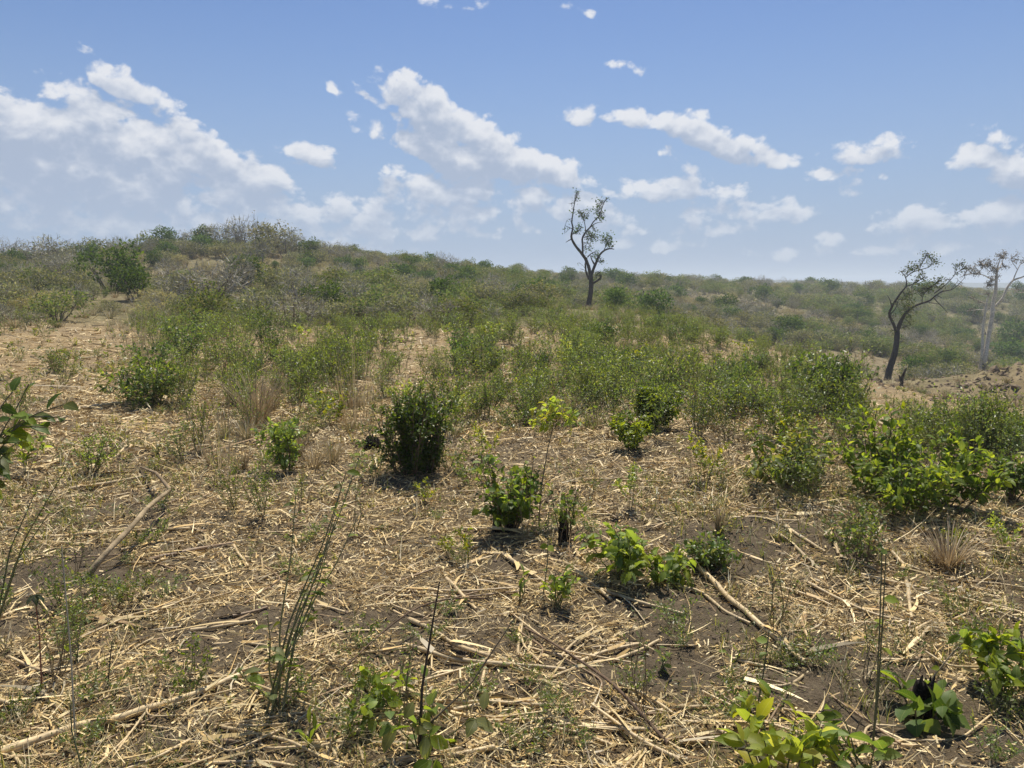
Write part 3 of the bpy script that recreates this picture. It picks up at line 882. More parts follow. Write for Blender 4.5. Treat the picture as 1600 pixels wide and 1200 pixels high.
def grow(rng, h=.6, spread=.5, nst=6, nbr=8, blen=.22, ll=.03, lw=.5, per=6, lstart=.25, base=.03, sr=.004, up=.35, wob=.12,
         cols=G_MID, tipcols=None, stemc=STEM_B, droop=.15, dome=0.0, lean=(0, 0)):
    """stems with side shoots and leaves; returns stem MB and leaf arrays"""
    st = MB(); LP, LD, LN, LL, LC = [], [], [], [], []
    cols = np.array(cols); tc = np.array(tipcols) if tipcols is not None else cols
    Z = np.array((0, 0, 1.0))

    def leaf(p, d, t, s=1.0):
        q = rng.normal(0, 1, 3); q -= d * q.dot(d)
        D = nrm(d * .55 + nrm(q) * .9 + Z * (.15 - droop) + rng.normal(0, .15, 3))
        N = nrm(Z + rng.normal(0, .55, 3))
        tip = t > .55 and rng.random() < (t - .4) * 1.3
        c = (tc if tip else cols)[rng.integers(0, len(tc if tip else cols))] * rng.uniform(.8, 1.2)
        LP.append(p); LD.append(D); LN.append(N); LL.append(ll * s * rng.uniform(.6, 1.15) * (.72 if t > .9 else 1)); LC.append(c)

    for i in range(nst):
        az = rng.uniform(0, 2 * PI); tilt = spread * math.sqrt(rng.random())
        d = np.array((math.sin(tilt) * math.cos(az) + lean[0], math.sin(tilt) * math.sin(az) + lean[1], math.cos(tilt))); d = nrm(d)
        L = h * rng.uniform(.72, 1.0) / max(.55, math.cos(tilt) ** .5) * (1 - dome * (tilt / max(spread, .01)) ** 2)
        k = 6; p = np.array((math.cos(az), math.sin(az), 0)) * base * rng.random(); pts = [p]
        for _ in range(k - 1):
            d = nrm(d + rng.normal(0, wob, 3) + Z * up * .15); p = p + d * L / (k - 1); pts.append(p)
        pts = np.array(pts)
        tube(st, pts, np.linspace(sr, sr * .45, k), 4, np.array(stemc) * rng.uniform(.8, 1.2), False)
        seg = np.diff(pts, axis=0)
        for t in np.linspace(lstart, 1, max(2, per)):
            j = min(int(t * (k - 1)), k - 2); f = t * (k - 1) - j
            leaf(pts[j] + seg[j] * f, nrm(seg[j]), t)
        for _ in range(nbr):
            t = rng.uniform(lstart, .98); j = min(int(t * (k - 1)), k - 2); f = t * (k - 1) - j
            p0 = pts[j] + seg[j] * f; a2 = rng.uniform(0, 2 * PI)
            bd = nrm(nrm(seg[j]) * .6 + np.array((math.cos(a2), math.sin(a2), 0)) * .8 + Z * up * .5 + rng.normal(0, .15, 3))
            bl = blen * rng.uniform(.5, 1.0) * (1.15 - .5 * t)
            b1 = p0 + bd * bl * .5; bd2 = nrm(bd + Z * (up * .3 - droop * .3) + rng.normal(0, .15, 3)); b2 = b1 + bd2 * bl * .5
            tube(st, np.array([p0, b1, b2]), np.array([sr * .5, sr * .4, sr * .25]), 3, np.array(stemc), False)
            for u in np.linspace(.2, 1, per):
                q = p0 + (b1 - p0) * (u * 2) if u < .5 else b1 + (b2 - b1) * (u * 2 - 1)
                leaf(q, bd if u < .5 else bd2, max(t, .3 + .7 * u * t))
    return st, (np.array(LP), np.array(LD), np.array(LN), np.array(LL), np.array(LL) * lw, np.array(LC))


def proto(rng, tp=LF_RH, mat='leaf', **kw):
    st, A = grow(rng, **kw)
    fm = MB(); leaves(fm, *A, tp=tp)
    return [('stem', st.mesh('stem', M['stem'])), ('foliage', fm.mesh('foliage', M[mat]))]


_LEAF_CACHE = {}


def leaf_meshes(key, cols, lw, tp):
    if key not in _LEAF_CACHE:
        out = []
        for c in cols:
            for curl in (0, 1):
                t = tp[0].copy(); t[:, 2] += -.22 * curl * t[:, 1] ** 2
                m = MB(); leaves(m, [(0, 0, 0)], [(0, 1, 0)], [(0, 0, 1)], [1.0], [lw], [c], (t, tp[1]))
                me = m.mesh('leaf', M['bigleaf']); me.polygons.foreach_set('use_smooth', np.ones(len(me.polygons), bool)); out.append(me)
        _LEAF_CACHE[key] = out
    return _LEAF_CACHE[key]


def leaf_objects(root, A, key, cols, lw, tp, rng, limit=300):
    """every leaf an object of its own"""
    P, D, N, L, W, C = A
    D = nrm(D); S = nrm(np.cross(D, N)); N = np.cross(S, D)
    ms = leaf_meshes(key, cols, lw, tp)
    order = np.argsort(-L)
    from mathutils import Matrix
    for i in order[:limit]:
        o = link('leaf', ms[rng.integers(0, len(ms))], root)
        m = Matrix(((S[i][0], D[i][0], N[i][0], P[i][0]), (S[i][1], D[i][1], N[i][1], P[i][1]), (S[i][2], D[i][2], N[i][2], P[i][2]), (0, 0, 0, 1)))
        o.matrix_local = m @ Matrix.Diagonal((L[i], L[i], L[i], 1))
    rest = order[limit:]
    if len(rest):
        m = MB(); leaves(m, P[rest], D[rest], N[rest], L[rest], W[rest], C[rest], tp)
        o = link('foliage', m.mesh('foliage', M['bigleaf']), root); o['kind'] = 'stuff'


def leafy(rng, name, label, cat, px, py, hpx, key, cols, tp=LF_OV, ratio=.6, limit=300, **kw):
    p = at(px, py); s = p.length / F
    kw['h'] = hpx * s
    st, A = grow(rng, cols=cols, **kw)
    root = thing(name, label, cat, p)
    link('stem', st.mesh('stem', M['stem']), root)
    leaf_objects(root, A, key, cols, ratio, tp, rng, limit)
    return root


def stump_mesh(rng, h, r, col=(.018, .015, .013)):
    mb = MB(); k = 7
    pts = np.array([(rng.normal(0, r * .08), rng.normal(0, r * .08), h * i / (k - 1) - .02) for i in range(k)])
    rr = r * np.array([1.25, 1.05, .95, .93, .9, .86, .8])
    tube(mb, pts, rr, 9, np.array(col) * rng.uniform(.8, 1.3, (k, 1)))
    # a splintered lip
    for a in range(7):
        an = a * 2 * PI / 7; q = pts[-1] + np.array((math.cos(an), math.sin(an), 0)) * r * .55
        tube(mb, np.array([q - np.array((0, 0, .01)), q + np.array((rng.normal(0, .006), rng.normal(0, .006), rng.uniform(.01, .05)))]), np.array([r * .28, r * .06]), 4, np.array(col) * 1.6)
    return mb.mesh('stump', M['burnt'])


def tuft_mesh(rng, n, h, spread, w, cols, base=.04, curl=.35):
    az = rng.uniform(0, 2 * PI, n); tl = spread * np.sqrt(rng.random(n))
    D = np.c_[np.sin(tl) * np.cos(az), np.sin(tl) * np.sin(az), np.cos(tl)]
    P = np.c_[np.cos(az), np.sin(az), np.zeros(n)] * (base * np.sqrt(rng.random(n)))[:, None]
    L = h * rng.uniform(.35, 1.0, n)
    S = np.c_[-np.sin(az + rng.normal(0, .6, n)), np.cos(az), np.zeros(n)]
    bend = np.c_[np.cos(az), np.sin(az), -.6 * np.ones(n)] * (curl * rng.random(n))[:, None]
    C = np.array(cols)[rng.integers(0, len(cols), n)] * rng.uniform(.75, 1.2, (n, 1))
    mb = MB(); ribbons(mb, P, D, S, L, np.full(n, w) * rng.uniform(.6, 1.2, n), bend, C, 4)
    return mb.mesh('blades', M['blade'])


DRY = [(.46, .38, .24), (.38, .31, .18), (.54, .47, .32), (.28, .22, .13)]
LANDMARKS = [(6.0, 55.0, 'the tall twisted tree'), (23.0, 47.0, 'the dark leaning tree'), (21.0, 29.0, 'the bare earth bank'), (-17.5, 27.0, 'the bright green bush at the brush edge'), (14.0, 30.0, 'the rim of the valley')]      # (x, y, phrase) of plants that labels can point to


def hero(proto_, name, label, cat, px, py, rz=0.0, sc=1.0, mark=None, group=None):
    p = at(px, py)
    if mark: LANDMARKS.append((p.x, p.y, mark))
    return put(proto_, name, label, cat, p, rz, sc, group)


def msize(px, py, n):
    """metres spanned by n photograph pixels at the ground point under a pixel"""
    return n * at(px, py).length / F


def build_heroes():
    R = np.random.default_rng
    # the dense round bush in the middle
    h = msize(650, 742, 158)
    pr = proto(R(1), h=h, spread=.36, nst=84, nbr=13, blen=.125, ll=.040, lw=.55, per=8, lstart=.04, base=.17, sr=.005, up=.5, cols=G_DARK + G_MID[:1], tipcols=G_MID + G_DARK, dome=.32, droop=.3)
    hero(pr, 'dense_bush', 'dense rounded dark green bush with small leaves standing alone on the stubble', 'bush', 650, 742, .3, mark='the dense rounded dark bush')
    # drooping bush on the left
    h = msize(235, 632, 74)
    pr = proto(R(2), h=h, spread=1.05, nst=30, nbr=9, blen=.24, ll=.075, lw=.42, per=6, lstart=.1, base=.15, sr=.005, cols=G_DARK + G_MID, tipcols=G_LIGHT + G_MID, dome=.35, droop=.5)
    hero(pr, 'drooping_bush', 'low mounded bush with long drooping leaves beside dry grass stems', 'bush', 235, 632, 1.1, mark='the low drooping bush')
    # the broad-leaved bush on the right: every leaf can be picked out
    leafy(R(3), 'broadleaf_bush', 'large spreading broad-leaved bush with glossy leaves above dark shade', 'bush', 1412, 792, 112, 'bl', G_MID + G_DARK[2:] + G_LIGHT[:1], LF_OV, .5, 300,
          spread=.92, nst=34, nbr=8, blen=.20, ll=.068, lw=.5, per=6, lstart=.12, base=.35, sr=.005, dome=.25, droop=.25, tipcols=G_LIGHT)
    q = at(1415, 792); LANDMARKS.append((q.x, q.y, 'the large broad-leaved bush'))
    leafy(R(4), 'broadleaf_bush', 'upright arm of broad leaves rising behind the large spreading bush', 'bush', 1375, 765, 118, 'bl', G_MID + G_DARK[2:] + G_LIGHT[:1], LF_OV, .5, 120,
          spread=.3, nst=7, nbr=6, blen=.2, ll=.08, lw=.5, per=5, lstart=.2, base=.1, sr=.005, tipcols=G_LIGHT)
    leafy(R(5), 'broadleaf_bush', 'smaller wilting broad-leaved bush left of the large spreading one', 'bush', 1222, 762, 82, 'wl', G_MID + G_GREY, LF_OV, .45, 200,
          spread=1.0, nst=12, nbr=7, blen=.22, ll=.085, lw=.45, per=4, lstart=.2, base=.15, sr=.005, droop=.75, dome=.2)
    q = at(1222, 762); LANDMARKS.append((q.x, q.y, 'the wilting broad-leaved bush'))
    leafy(R(6), 'broadleaf_bush', 'thin broad-leaved shrub with arching stems between the two leafy bushes', 'bush', 1280, 745, 88, 'wl', G_MID + G_GREY, LF_OV, .45, 90,
          spread=.55, nst=5, nbr=6, blen=.22, ll=.075, lw=.45, per=4, lstart=.3, base=.06, sr=.004, droop=.6)
    # sprouting stump
    for i, (x, y, hp, lab) in enumerate(((798, 832, 122, 'charred stump resprouting with round green leaves'), (880, 848, 42, 'short charred stump with a thin leafy shoot beside it'),
                                         (1440, 1118, 62, 'blackened pointed stump with a few big round leaves on the bare soil'), (582, 702, 22, 'low black stump beside the dense rounded bush'))):
        p = at(x, y); s = p.length / F
        root = thing('charred_stump', lab, 'stump', p)
        LANDMARKS.append((p.x, p.y, ('the resprouting stump', 'the short charred stump', 'the blackened pointed stump', 'the low black stump')[i]))
        r = (9, 9, 15, 14)[i] * s
        link('stump', stump_mesh(R(30 + i), (34, 40, 60, 20)[i] * s, r), root)
        if i == 0:
            o2 = link('stump', stump_mesh(R(39), 30 * s, r * .9), root); o2.location = (-22 * s, .05, 0)
        st, A = grow(R(40 + i), h=hp * s * (1.0, 2.2, .9, 1.0)[i], spread=(.45, .3, .9, .8)[i], nst=(16, 5, 5, 4)[i], nbr=(6, 4, 2, 3)[i], blen=(.16, .12, .06, .1)[i], ll=(.055, .035, .10, .04)[i], lw=.7, per=(5, 4, 2, 4)[i],
                     lstart=(.12, .3, .35, .3)[i], base=r * 1.6, sr=.004, cols=G_MID + G_DARK, tipcols=G_MID + G_LIGHT, droop=.3)
        link('stem', st.mesh('stem', M['stem']), root)
        leaf_objects(root, A, 'rd', G_MID + G_LIGHT[:1] + G_DARK[:1], .75, LF_OV, R(50 + i), 220)
    # toothed leafy rosettes
    for i, (x, y, hp, ns, lab) in enumerate(((975, 905, 84, 20, 'leafy green plant with broad toothed leaves on bare soil'), (1042, 902, 34, 9, 'small flat rosette of toothed leaves beside the taller toothed plant'))):
        leafy(R(60 + i), 'toothed_plant', lab, 'plant', x, y, hp, 'to', G_MID + G_LIGHT, LF_TO, .5, 160, spread=(.75, 1.15)[i], nst=ns, nbr=2, blen=.1, ll=(.085, .075)[i], lw=.5, per=4, lstart=.25, base=.05, sr=.004, droop=.25, stemc=STEM_G)
    q = at(975, 905); LANDMARKS.append((q.x, q.y, 'the broad toothed plant'))
    # yellow-green sapling on a bare stem
    p = at(842, 808); s = p.length / F
    root = thing('sapling', 'slender sapling with a bare stem and a yellow-green leafy top', 'sapling', p); LANDMARKS.append((p.x, p.y, 'the yellow-topped sapling'))
    mb = MB(); tip = np.array((24 * s, 0, 165 * s)); Q, _ = resample(np.array([(0, 0, 0), (4 * s, 0, 60 * s), (14 * s, .02, 120 * s), tip]), .05)
    tube(mb, Q, np.linspace(.006, .003, len(Q)), 5, (.16, .13, .08)); link('stem', mb.mesh('stem', M['stem']), root)
    st, A = grow(R(70), h=44 * s, spread=1.3, nst=8, nbr=3, blen=.12, ll=.058, lw=.5, per=5, lstart=.2, base=.02, sr=.002, droop=.55)
    A = (A[0] + tip - np.array((0, 0, 12 * s)),) + A[1:]
    leaf_objects(root, A, 'ye', G_YEL + G_LIGHT, .5, LF_OV, R(71), 140)
    sm = MB(); [sm.add(v + tip - np.array((0, 0, 12 * s)), t, c, True) for v, t, c in zip(st.v, [q - q.min() for q in st.t], st.c)]
    link('twigs', sm.mesh('twigs', M['stem']), root)
    # bluish little plant
    h = msize(1110, 888, 42)
    hero(proto(R(80), LF_OV, h=h, spread=1.15, nst=20, nbr=4, blen=.1, ll=.045, lw=.5, per=5, lstart=.2, base=.06, sr=.003, cols=G_GREY + G_MID, tipcols=G_MID, droop=.3), 'low_plant',
         'low bluish-green cushion plant at the edge of bare soil', 'plant', 1110, 888, mark='the low cushion plant')
    # thin leafy weed in front of the broad bush
    h = msize(1345, 880, 84)
    hero(proto(R(81), LF_OV, h=h, spread=.55, nst=12, nbr=8, blen=.16, ll=.032, lw=.6, per=5, lstart=.15, base=.10, sr=.003, cols=G_GREY + G_MID), 'thin_weed',
         'open thin-stemmed weed with small leaves in front of the large broad-leaved bush', 'weed', 1345, 880)
    for i, (x, y, hp, sp, ns, lab, mk) in enumerate((
            (142, 742, 66, .6, 10, 'small bright feathery weed beside fallen maize stalks', 'the bright feathery weed'), (445, 738, 92, .35, 9, 'upright leafy weed with pale lobed leaves and dark base', 'the upright pale-leaved weed'),
            (1582, 782, 62, .5, 16, 'dark green bushy weed standing apart on straw beyond the broad-leaved bush', 'the dark bushy weed standing apart'), (715, 582, 70, .3, 14, 'narrow dark green leafy column behind the dense rounded bush', 'the narrow dark column bush'),
            (292, 572, 78, .5, 22, 'dark green bush at the edge of the weeds behind the drooping bush', 'the dark edge bush'), (1025, 672, 68, .3, 14, 'upright sprouting clump of drooping leaves at the edge of the weeds', 'the upright sprouting clump'),
            (990, 706, 62, .7, 14, 'leafy weed with pale tips on the open straw', 'the pale-tipped weed'), (412, 540, 62, .5, 16, 'dark shrub with thick foliage among the pale weeds', 'the thick-leaved dark shrub'), (85, 583, 34, .8, 12, 'small grey-green weed alone on the pale straw', 'the small grey-green weed'),
            (940, 540, 40, .8, 18, 'low dark rounded shrub among the weeds below the tall twisted tree', 'the low dark rounded shrub'), (470, 625, 80, .4, 12, 'tall green weed cluster right of the dry grass tuft', 'the tall green weed cluster'), (350, 585, 90, .4, 14, 'tall green weed with many upright shoots', 'the many-shooted weed'))):
        h = msize(x, y, hp)
        ll = (.03, .06, .045, .075, .07, .085, .055, .07, .04, .08, .045, .04)[i]
        cols = (G_MID + G_LIGHT, G_MID + G_LIGHT, G_MID + G_DARK, G_DARK, G_DARK + G_MID, G_MID + G_LIGHT[:1], G_MID + G_LIGHT, G_DARK, G_GREY + G_MID, G_DARK, G_MID, G_MID)[i]
        pr = proto(R(90 + i), LF_OV if i in (1, 5, 6) else LF_RH, h=h, spread=sp, nst=ns, nbr=9, blen=h * .33, ll=ll, lw=.5, per=6, lstart=.12 if i != 3 else .05, base=h * .12, sr=.004, cols=cols, tipcols=cols + G_LIGHT[:1], droop=.6 if i == 5 else .2)
        hero(pr, 'weed' if i != 3 and i != 4 and i != 7 and i != 9 else 'bush', lab, 'weed' if i not in (3, 4, 7, 9) else 'bush', x, y, i * .7, mark=mk)
    # dry grass tufts
    for i, (x, y, hp, n, sp, lab, mk) in enumerate(((402, 662, 112, 260, .38, 'tall tuft of dry tan grass with long bent blades', 'the tall dry grass tuft'), (1125, 830, 42, 90, .22, 'small upright clump of dry cut grass stems on bare soil', 'the small dry clump'),
                                                   (1482, 882, 84, 200, .75, 'loose sprawling tuft of dry grass beside the thin-stemmed weed', 'the sprawling dry tuft'), (215, 565, 95, 70, .3, 'sparse tall dry stems standing behind the low drooping bush', 'the sparse tall dry stems'),
                                                   (555, 660, 170, 60, .22, 'thin tall dry straw stems on the open stubble', 'the thin tall straws'), (350, 730, 150, 26, .3, 'few long bare dry stalks leaning over the straw', 'the long bare dry stalks'))):
        h = msize(x, y, hp)
        me = tuft_mesh(R(120 + i), n, h, sp, (.007, .008, .007, .009, .007, .007)[i], DRY, base=h * .16 if i < 3 else h * .25, curl=.45 if i in (0, 2) else .1)
        hero([('blades', me)], 'dry_grass_tuft', lab, 'grass tuft', x, y, mark=mk)
    # the bundle of long leaning stems in the foreground
    p = at(432, 1112); s = p.length / F
    root = thing('leaning_weed', 'bundle of long thin green stems leaning right with few small leaves', 'weed', p); LANDMARKS.append((p.x, p.y, 'the bundle of leaning stems'))
    rng = R(140); LP, LD, LN, LL = [], [], [], []
    for k, (tx, ty, dep) in enumerate(((545, 715, .35), (530, 735, .25), (516, 770, .30), (522, 800, .15), (470, 745, .05), (536, 830, .4), (505, 850, .2), (438, 925, -.1), (400, 1010, -.15), (490, 930, .1))):
        mb = MB(); tip = np.array(((tx - 432) * s, dep, (1112 - ty) * s * .96))
        b = np.array((rng.normal(0, .03), rng.normal(0, .03), -.01))
        Q, t = resample(np.array([b, b * .6 + tip * .35 + np.array((-.02, 0, .03)), b * .2 + tip * .72, tip]), .05)
        tube(mb, Q, np.linspace(.0048, .0018, len(Q)), 5, np.array((.19, .19, .085)) * rng.uniform(.7, 1.2)); link('stem', mb.mesh('stem', M['stem']), root)
        for _ in range(6):
            j = rng.integers(len(Q) // 3, len(Q)); LP.append(Q[j]); a = rng.uniform(0, 2 * PI); LD.append((math.cos(a), math.sin(a), rng.uniform(-.5, .3))); LN.append(nrm(np.array((0, 0, 1.)) + rng.normal(0, .4, 3))); LL.append(rng.uniform(.03, .065))
    fm = MB(); n = 170; q = np.array(LP)[rng.integers(0, len(LP), n)] + rng.normal(0, .02, (n, 3)); a = rng.uniform(0, 2 * PI, n)
    leaves(fm, q, np.c_[np.cos(a), np.sin(a), rng.uniform(-.3, .5, n)], np.c_[rng.normal(0, .5, (n, 2)), np.ones(n)], rng.uniform(.012, .03, n), rng.uniform(.007, .014, n), np.array(G_MID + G_LIGHT)[rng.integers(0, 6, n)])
    link('foliage', fm.mesh('foliage', M['leaf']), root)['kind'] = 'stuff'
    for _ in range(10):
        a = rng.uniform(0, 2 * PI); LP.append(np.array((math.cos(a) * .05, math.sin(a) * .05, rng.uniform(.02, .2)))); LD.append((math.cos(a), math.sin(a), .1)); LN.append((rng.normal(0, .3), rng.normal(0, .3), 1)); LL.append(rng.uniform(.04, .08))
    leaf_objects(root, tuple(map(np.array, (LP, LD, LN, LL, LL, np.tile((.1, .14, .05), (len(LP), 1))))), 'gy', G_GREY + G_MID + G_LIGHT[1:2], .5, LF_OV, rng)
    # broad-leaved seedlings round a thin dark stick
    p = at(655, 1178); s = p.length / F
    root = thing('leafy_stick', 'thin dark upright stick with broad drooping leaves round its foot', 'plant', p); LANDMARKS.append((p.x, p.y, 'the dark upright stick'))
    mb = MB(); Q, _ = resample(np.array([(0, 0, 0), (.01, .03, 100 * s), (33 * s, .09, 270 * s)]), .05); tube(mb, Q, np.linspace(.006, .0025, len(Q)), 5, (.05, .035, .025)); link('stem', mb.mesh('stem', M['stem']), root)
    mb = MB(); Q, _ = resample(np.array([(.0, 0, .05), (85 * s, .02, 105 * s), (160 * s, .06, 215 * s)]), .05); tube(mb, Q, np.linspace(.004, .002, len(Q)), 5, (.14, .11, .07)); link('stem', mb.mesh('stem', M['stem']), root)
    st, A = grow(R(150), h=92 * s, spread=1.25, nst=7, nbr=1, blen=.08, ll=.078, lw=.62, per=3, lstart=.25, base=.05, sr=.003, droop=.75, stemc=STEM_G)
    link('stem', st.mesh('stem', M['stem']), root); leaf_objects(root, A, 'gb', G_GREY + G_MID + G_LIGHT[:1], .62, LF_OV, R(151), 60)
    leafy(R(152), 'vine_patch', 'low patch of round light green leaves left of the dark upright stick', 'plant', 615, 1112, 46, 'gl', G_LIGHT + G_MID, LF_OV, .75, 60, spread=1.2, nst=8, nbr=2, blen=.08, ll=.055, lw=.75, per=3, lstart=.25, base=.12, sr=.0025, droop=.5, stemc=STEM_G)
    # large leaves in the bottom right corner
    for i, (x, y, hp, ns, ll, cols, lab, mk) in enumerate((
            (1218, 1215, 100, 9, .088, G_LIGHT + G_YEL, 'bright green seedling cluster with large oval leaves in the foreground', 'the large-leaved seedling cluster'),
            (1355, 1212, 66, 5, .08, G_MID + G_DARK[2:] + G_LIGHT[:1], 'glossy dark oval leaves at the foot of a tall thin stem', None),
            (1570, 1082, 88, 13, .062, G_MID + G_LIGHT, 'compact plant with rounded green leaves on bare soil', 'the compact round-leaved plant'),
            (870, 950, 54, 5, .05, G_MID + G_LIGHT, 'small bright sprout beside a dark upright peg of wood', 'the small bright sprout'),
            (1030, 1050, 30, 2, .05, G_MID, 'single dark green seedling on bare soil', None),
            (1150, 1035, 20, 2, .06, G_LIGHT, 'tiny two-leaved pale seedling on straw', None),
            (812, 940, 52, 3, .09, G_MID + G_YEL, 'tall seedling with long upright pointed leaves', None),
            (480, 1172, 48, 3, .085, G_LIGHT, 'short bright green seedling with pointed upright leaf', None),
            (118, 1035, 30, 3, .045, G_LIGHT, 'pale round-leaved seedling in straw', None))):
        leafy(R(160 + i), 'seedling', lab, 'seedling', x, y, hp, 'sd%d' % i, cols, LF_OV, .5 if i != 6 and i != 7 else .28, 120, spread=(1.0, 1.1, .75, .6, .7, .9, .35, .3, .8)[i], nst=ns, nbr=(2, 1, 4, 3, 1, 0, 0, 0, 0)[i],
              blen=.09, ll=ll, lw=.5, per=(4, 3, 4, 4, 3, 2, 2, 2, 2)[i], lstart=.3, base=(.09, .05, .06, .03, .01, .01, .01, .01, .01)[i], sr=.0035, droop=(.15, .3, .3, .1, .6, .2, -.6, -.6, .1)[i], stemc=STEM_G)
        if mk: q = at(x, y); LANDMARKS.append((q.x, q.y, mk))
    # tall thin wands
    for i, (pts, lab, nl) in enumerate((([(1362, 1185), (1368, 1090), (1370, 980), (1371, 885)], 'tall twin green wand with a few round leaves', 7), ([(1180, 1120), (1192, 1060), (1202, 985)], 'thin bare green wand rising behind the large-leaved seedlings', 2),
                                        ([(1450, 1062), (1490, 1015), (1530, 985)], 'pale thin twig leaning away from the blackened stump', 2), ([(66, 1085), (64, 1010), (58, 952)], 'thin red-stemmed sprout topped by a dark star-shaped leaf', 0),
                                        ([(118, 1160), (116, 1040), (110, 880)], 'thin pale dry reed standing in the straw', 0), ([(128, 1200), (112, 1150), (108, 1115)], 'short green peg of a cut stem in the foreground straw', 0),
                                        ([(168, 1075), (170, 1040), (172, 1010)], 'short dark peg in the straw behind a fallen stalk', 0), ([(848, 935), (856, 880), (857, 800)], 'thin grey-green wand beside the small bright sprout', 3))):
        p = at(*pts[0]); s = p.length / F
        root = thing('wand', lab, 'stem', p); rng = R(180 + i)
        W = np.array([((x - pts[0][0]) * s, .02 * k, (pts[0][1] - y) * s * 1.03) for k, (x, y) in enumerate(pts)])
        for tw in range(2 if i == 0 else 1):
            mb = MB(); Q, _ = resample(W + np.array((.012 * tw, .01 * tw, 0)) * np.linspace(0, 2, len(W))[:, None], .04)
            tube(mb, Q, np.linspace(.0034, .002, len(Q)), 5, [(.13, .13, .06), (.10, .10, .05), (.34, .28, .18), (.24, .09, .05), (.42, .38, .28), (.10, .11, .05), (.06, .05, .035), (.15, .15, .08)][i])
            link('stem', mb.mesh('stem', M['stem']), root)
        if nl:
            js = rng.integers(len(Q) // 6, len(Q), nl); a = rng.uniform(0, 2 * PI, nl)
            A = (Q[js], np.c_[np.cos(a), np.sin(a), rng.uniform(-.4, .1, nl)], nrm(np.c_[rng.normal(0, .5, nl), rng.normal(0, .5, nl) - .5, np.ones(nl)]), rng.uniform(.03, .055, nl), np.ones(nl) * .04, np.tile((.1, .16, .05), (nl, 1)))
            leaf_objects(root, A, 'gl2', G_LIGHT + G_MID, .75, LF_OV, rng)
        if i == 3:
            a = np.arange(7) * 2 * PI / 7; n = 7
            A = (np.tile(Q[-1], (n, 1)), np.c_[np.cos(a), np.sin(a), -.6 * np.ones(n)], np.tile((0, 0, 1.), (n, 1)), np.full(n, .05), np.full(n, .02), np.tile((.03, .05, .035), (n, 1)))
            leaf_objects(root, A, 'cs', [(.028, .05, .034), (.04, .062, .042)], .42, LF_OV, rng)
    # the leafy branches reaching in at the left edge
    p = at(-95, 905); s = 2.7 / F
    root = thing('edge_shrub', 'shrub at the left edge reaching in with big dark oval leaves', 'shrub', p); rng = R(200)
    LP, LD, LN, LL = [], [], [], []
    for pts in (([(-40, 800), (-10, 690), (30, 660), (60, 645), (100, 632)]), ([(-40, 800), (0, 680), (30, 630), (45, 600)]), ([(-40, 800), (-15, 720), (10, 690), (35, 650)]), ([(-40, 800), (-10, 700), (30, 665), (75, 668)]), ([(-40, 800), (-20, 680), (5, 630), (20, 612)]), ([(-40, 800), (-10, 730), (15, 700), (30, 690)]), ([(-40, 800), (-5, 690), (50, 650), (92, 652)])):
        W = np.array([(-95 * 0, 0, 0)] + [tuple(Vector(on_ray(x, y, 2.45)) - p) for x, y in pts])
        Q, _ = resample(W, .03); mb = MB(); tube(mb, Q, np.linspace(.007, .002, len(Q)), 5, (.16, .14, .08)); link('stem', mb.mesh('stem', M['stem']), root)
        for j in np.linspace(len(Q) * .72, len(Q) - 1, 15).astype(int):
            a = rng.uniform(-1.2, 1.6); LP.append(Q[j]); LD.append((math.cos(a) * .9, rng.normal(0, .5), math.sin(a) * .6 - .1)); LN.append(nrm(np.array((rng.normal(0, .5), -.4, .8)))); LL.append(rng.uniform(.05, .085))
    leaf_objects(root, (np.array(LP), np.array(LD), np.array(LN), np.array(LL), np.array(LL), np.tile((.05, .07, .03), (len(LP), 1))), 'ed', G_DARK[1:] + G_GREY[:1] + G_DARK[2:] + G_LIGHT[1:2], .55, LF_OV, rng)
    leafy(R(201), 'seedling', 'pale upright leafy sprout below the dark-leaved shrub at the left edge', 'seedling', 38, 745, 78, 'es', G_LIGHT + G_MID, LF_OV, .45, 60, spread=.4, nst=4, nbr=2, blen=.08, ll=.075, lw=.45, per=5, lstart=.3, base=.03, sr=.003, droop=-.2, stemc=STEM_G)
    # leaning weed at the left edge
    p = at(-8, 985); s = p.length / F
    root = thing('leaning_weed', 'tall leaning weed with small green leaves at the left edge', 'weed', p); rng = R(210)
    for k, (tx, ty) in enumerate(((108, 755), (60, 830), (30, 800))):
        tip = np.array(((tx + 8) * s, .1 * k, (985 - ty) * s)); Q, _ = resample(np.array([(0, 0, 0), tip * .5 + np.array((-.03, 0, .04)), tip]), .04)
        mb = MB(); tube(mb, Q, np.linspace(.005, .0018, len(Q)), 5, (.14, .14, .06)); link('stem', mb.mesh('stem', M['stem']), root)
        n = 46; js = rng.integers(len(Q) // 5, len(Q), n); a = rng.uniform(0, 2 * PI, n)
        fm = MB(); leaves(fm, Q[js], np.c_[np.cos(a), np.sin(a), rng.uniform(-.2, .6, n)], np.c_[rng.normal(0, .5, (n, 2)), np.ones(n)], rng.uniform(.012, .03, n), rng.uniform(.008, .014, n), np.array(G_MID)[rng.integers(0, 3, n)])
        link('foliage', fm.mesh('foliage', M['leaf']), root)


build_heroes()


def nearest_mark(x, y):
    k = min(range(len(LANDMARKS)), key=lambda i: (LANDMARKS[i][0] - x) ** 2 + (LANDMARKS[i][1] - y) ** 2)
    return LANDMARKS[k][2]


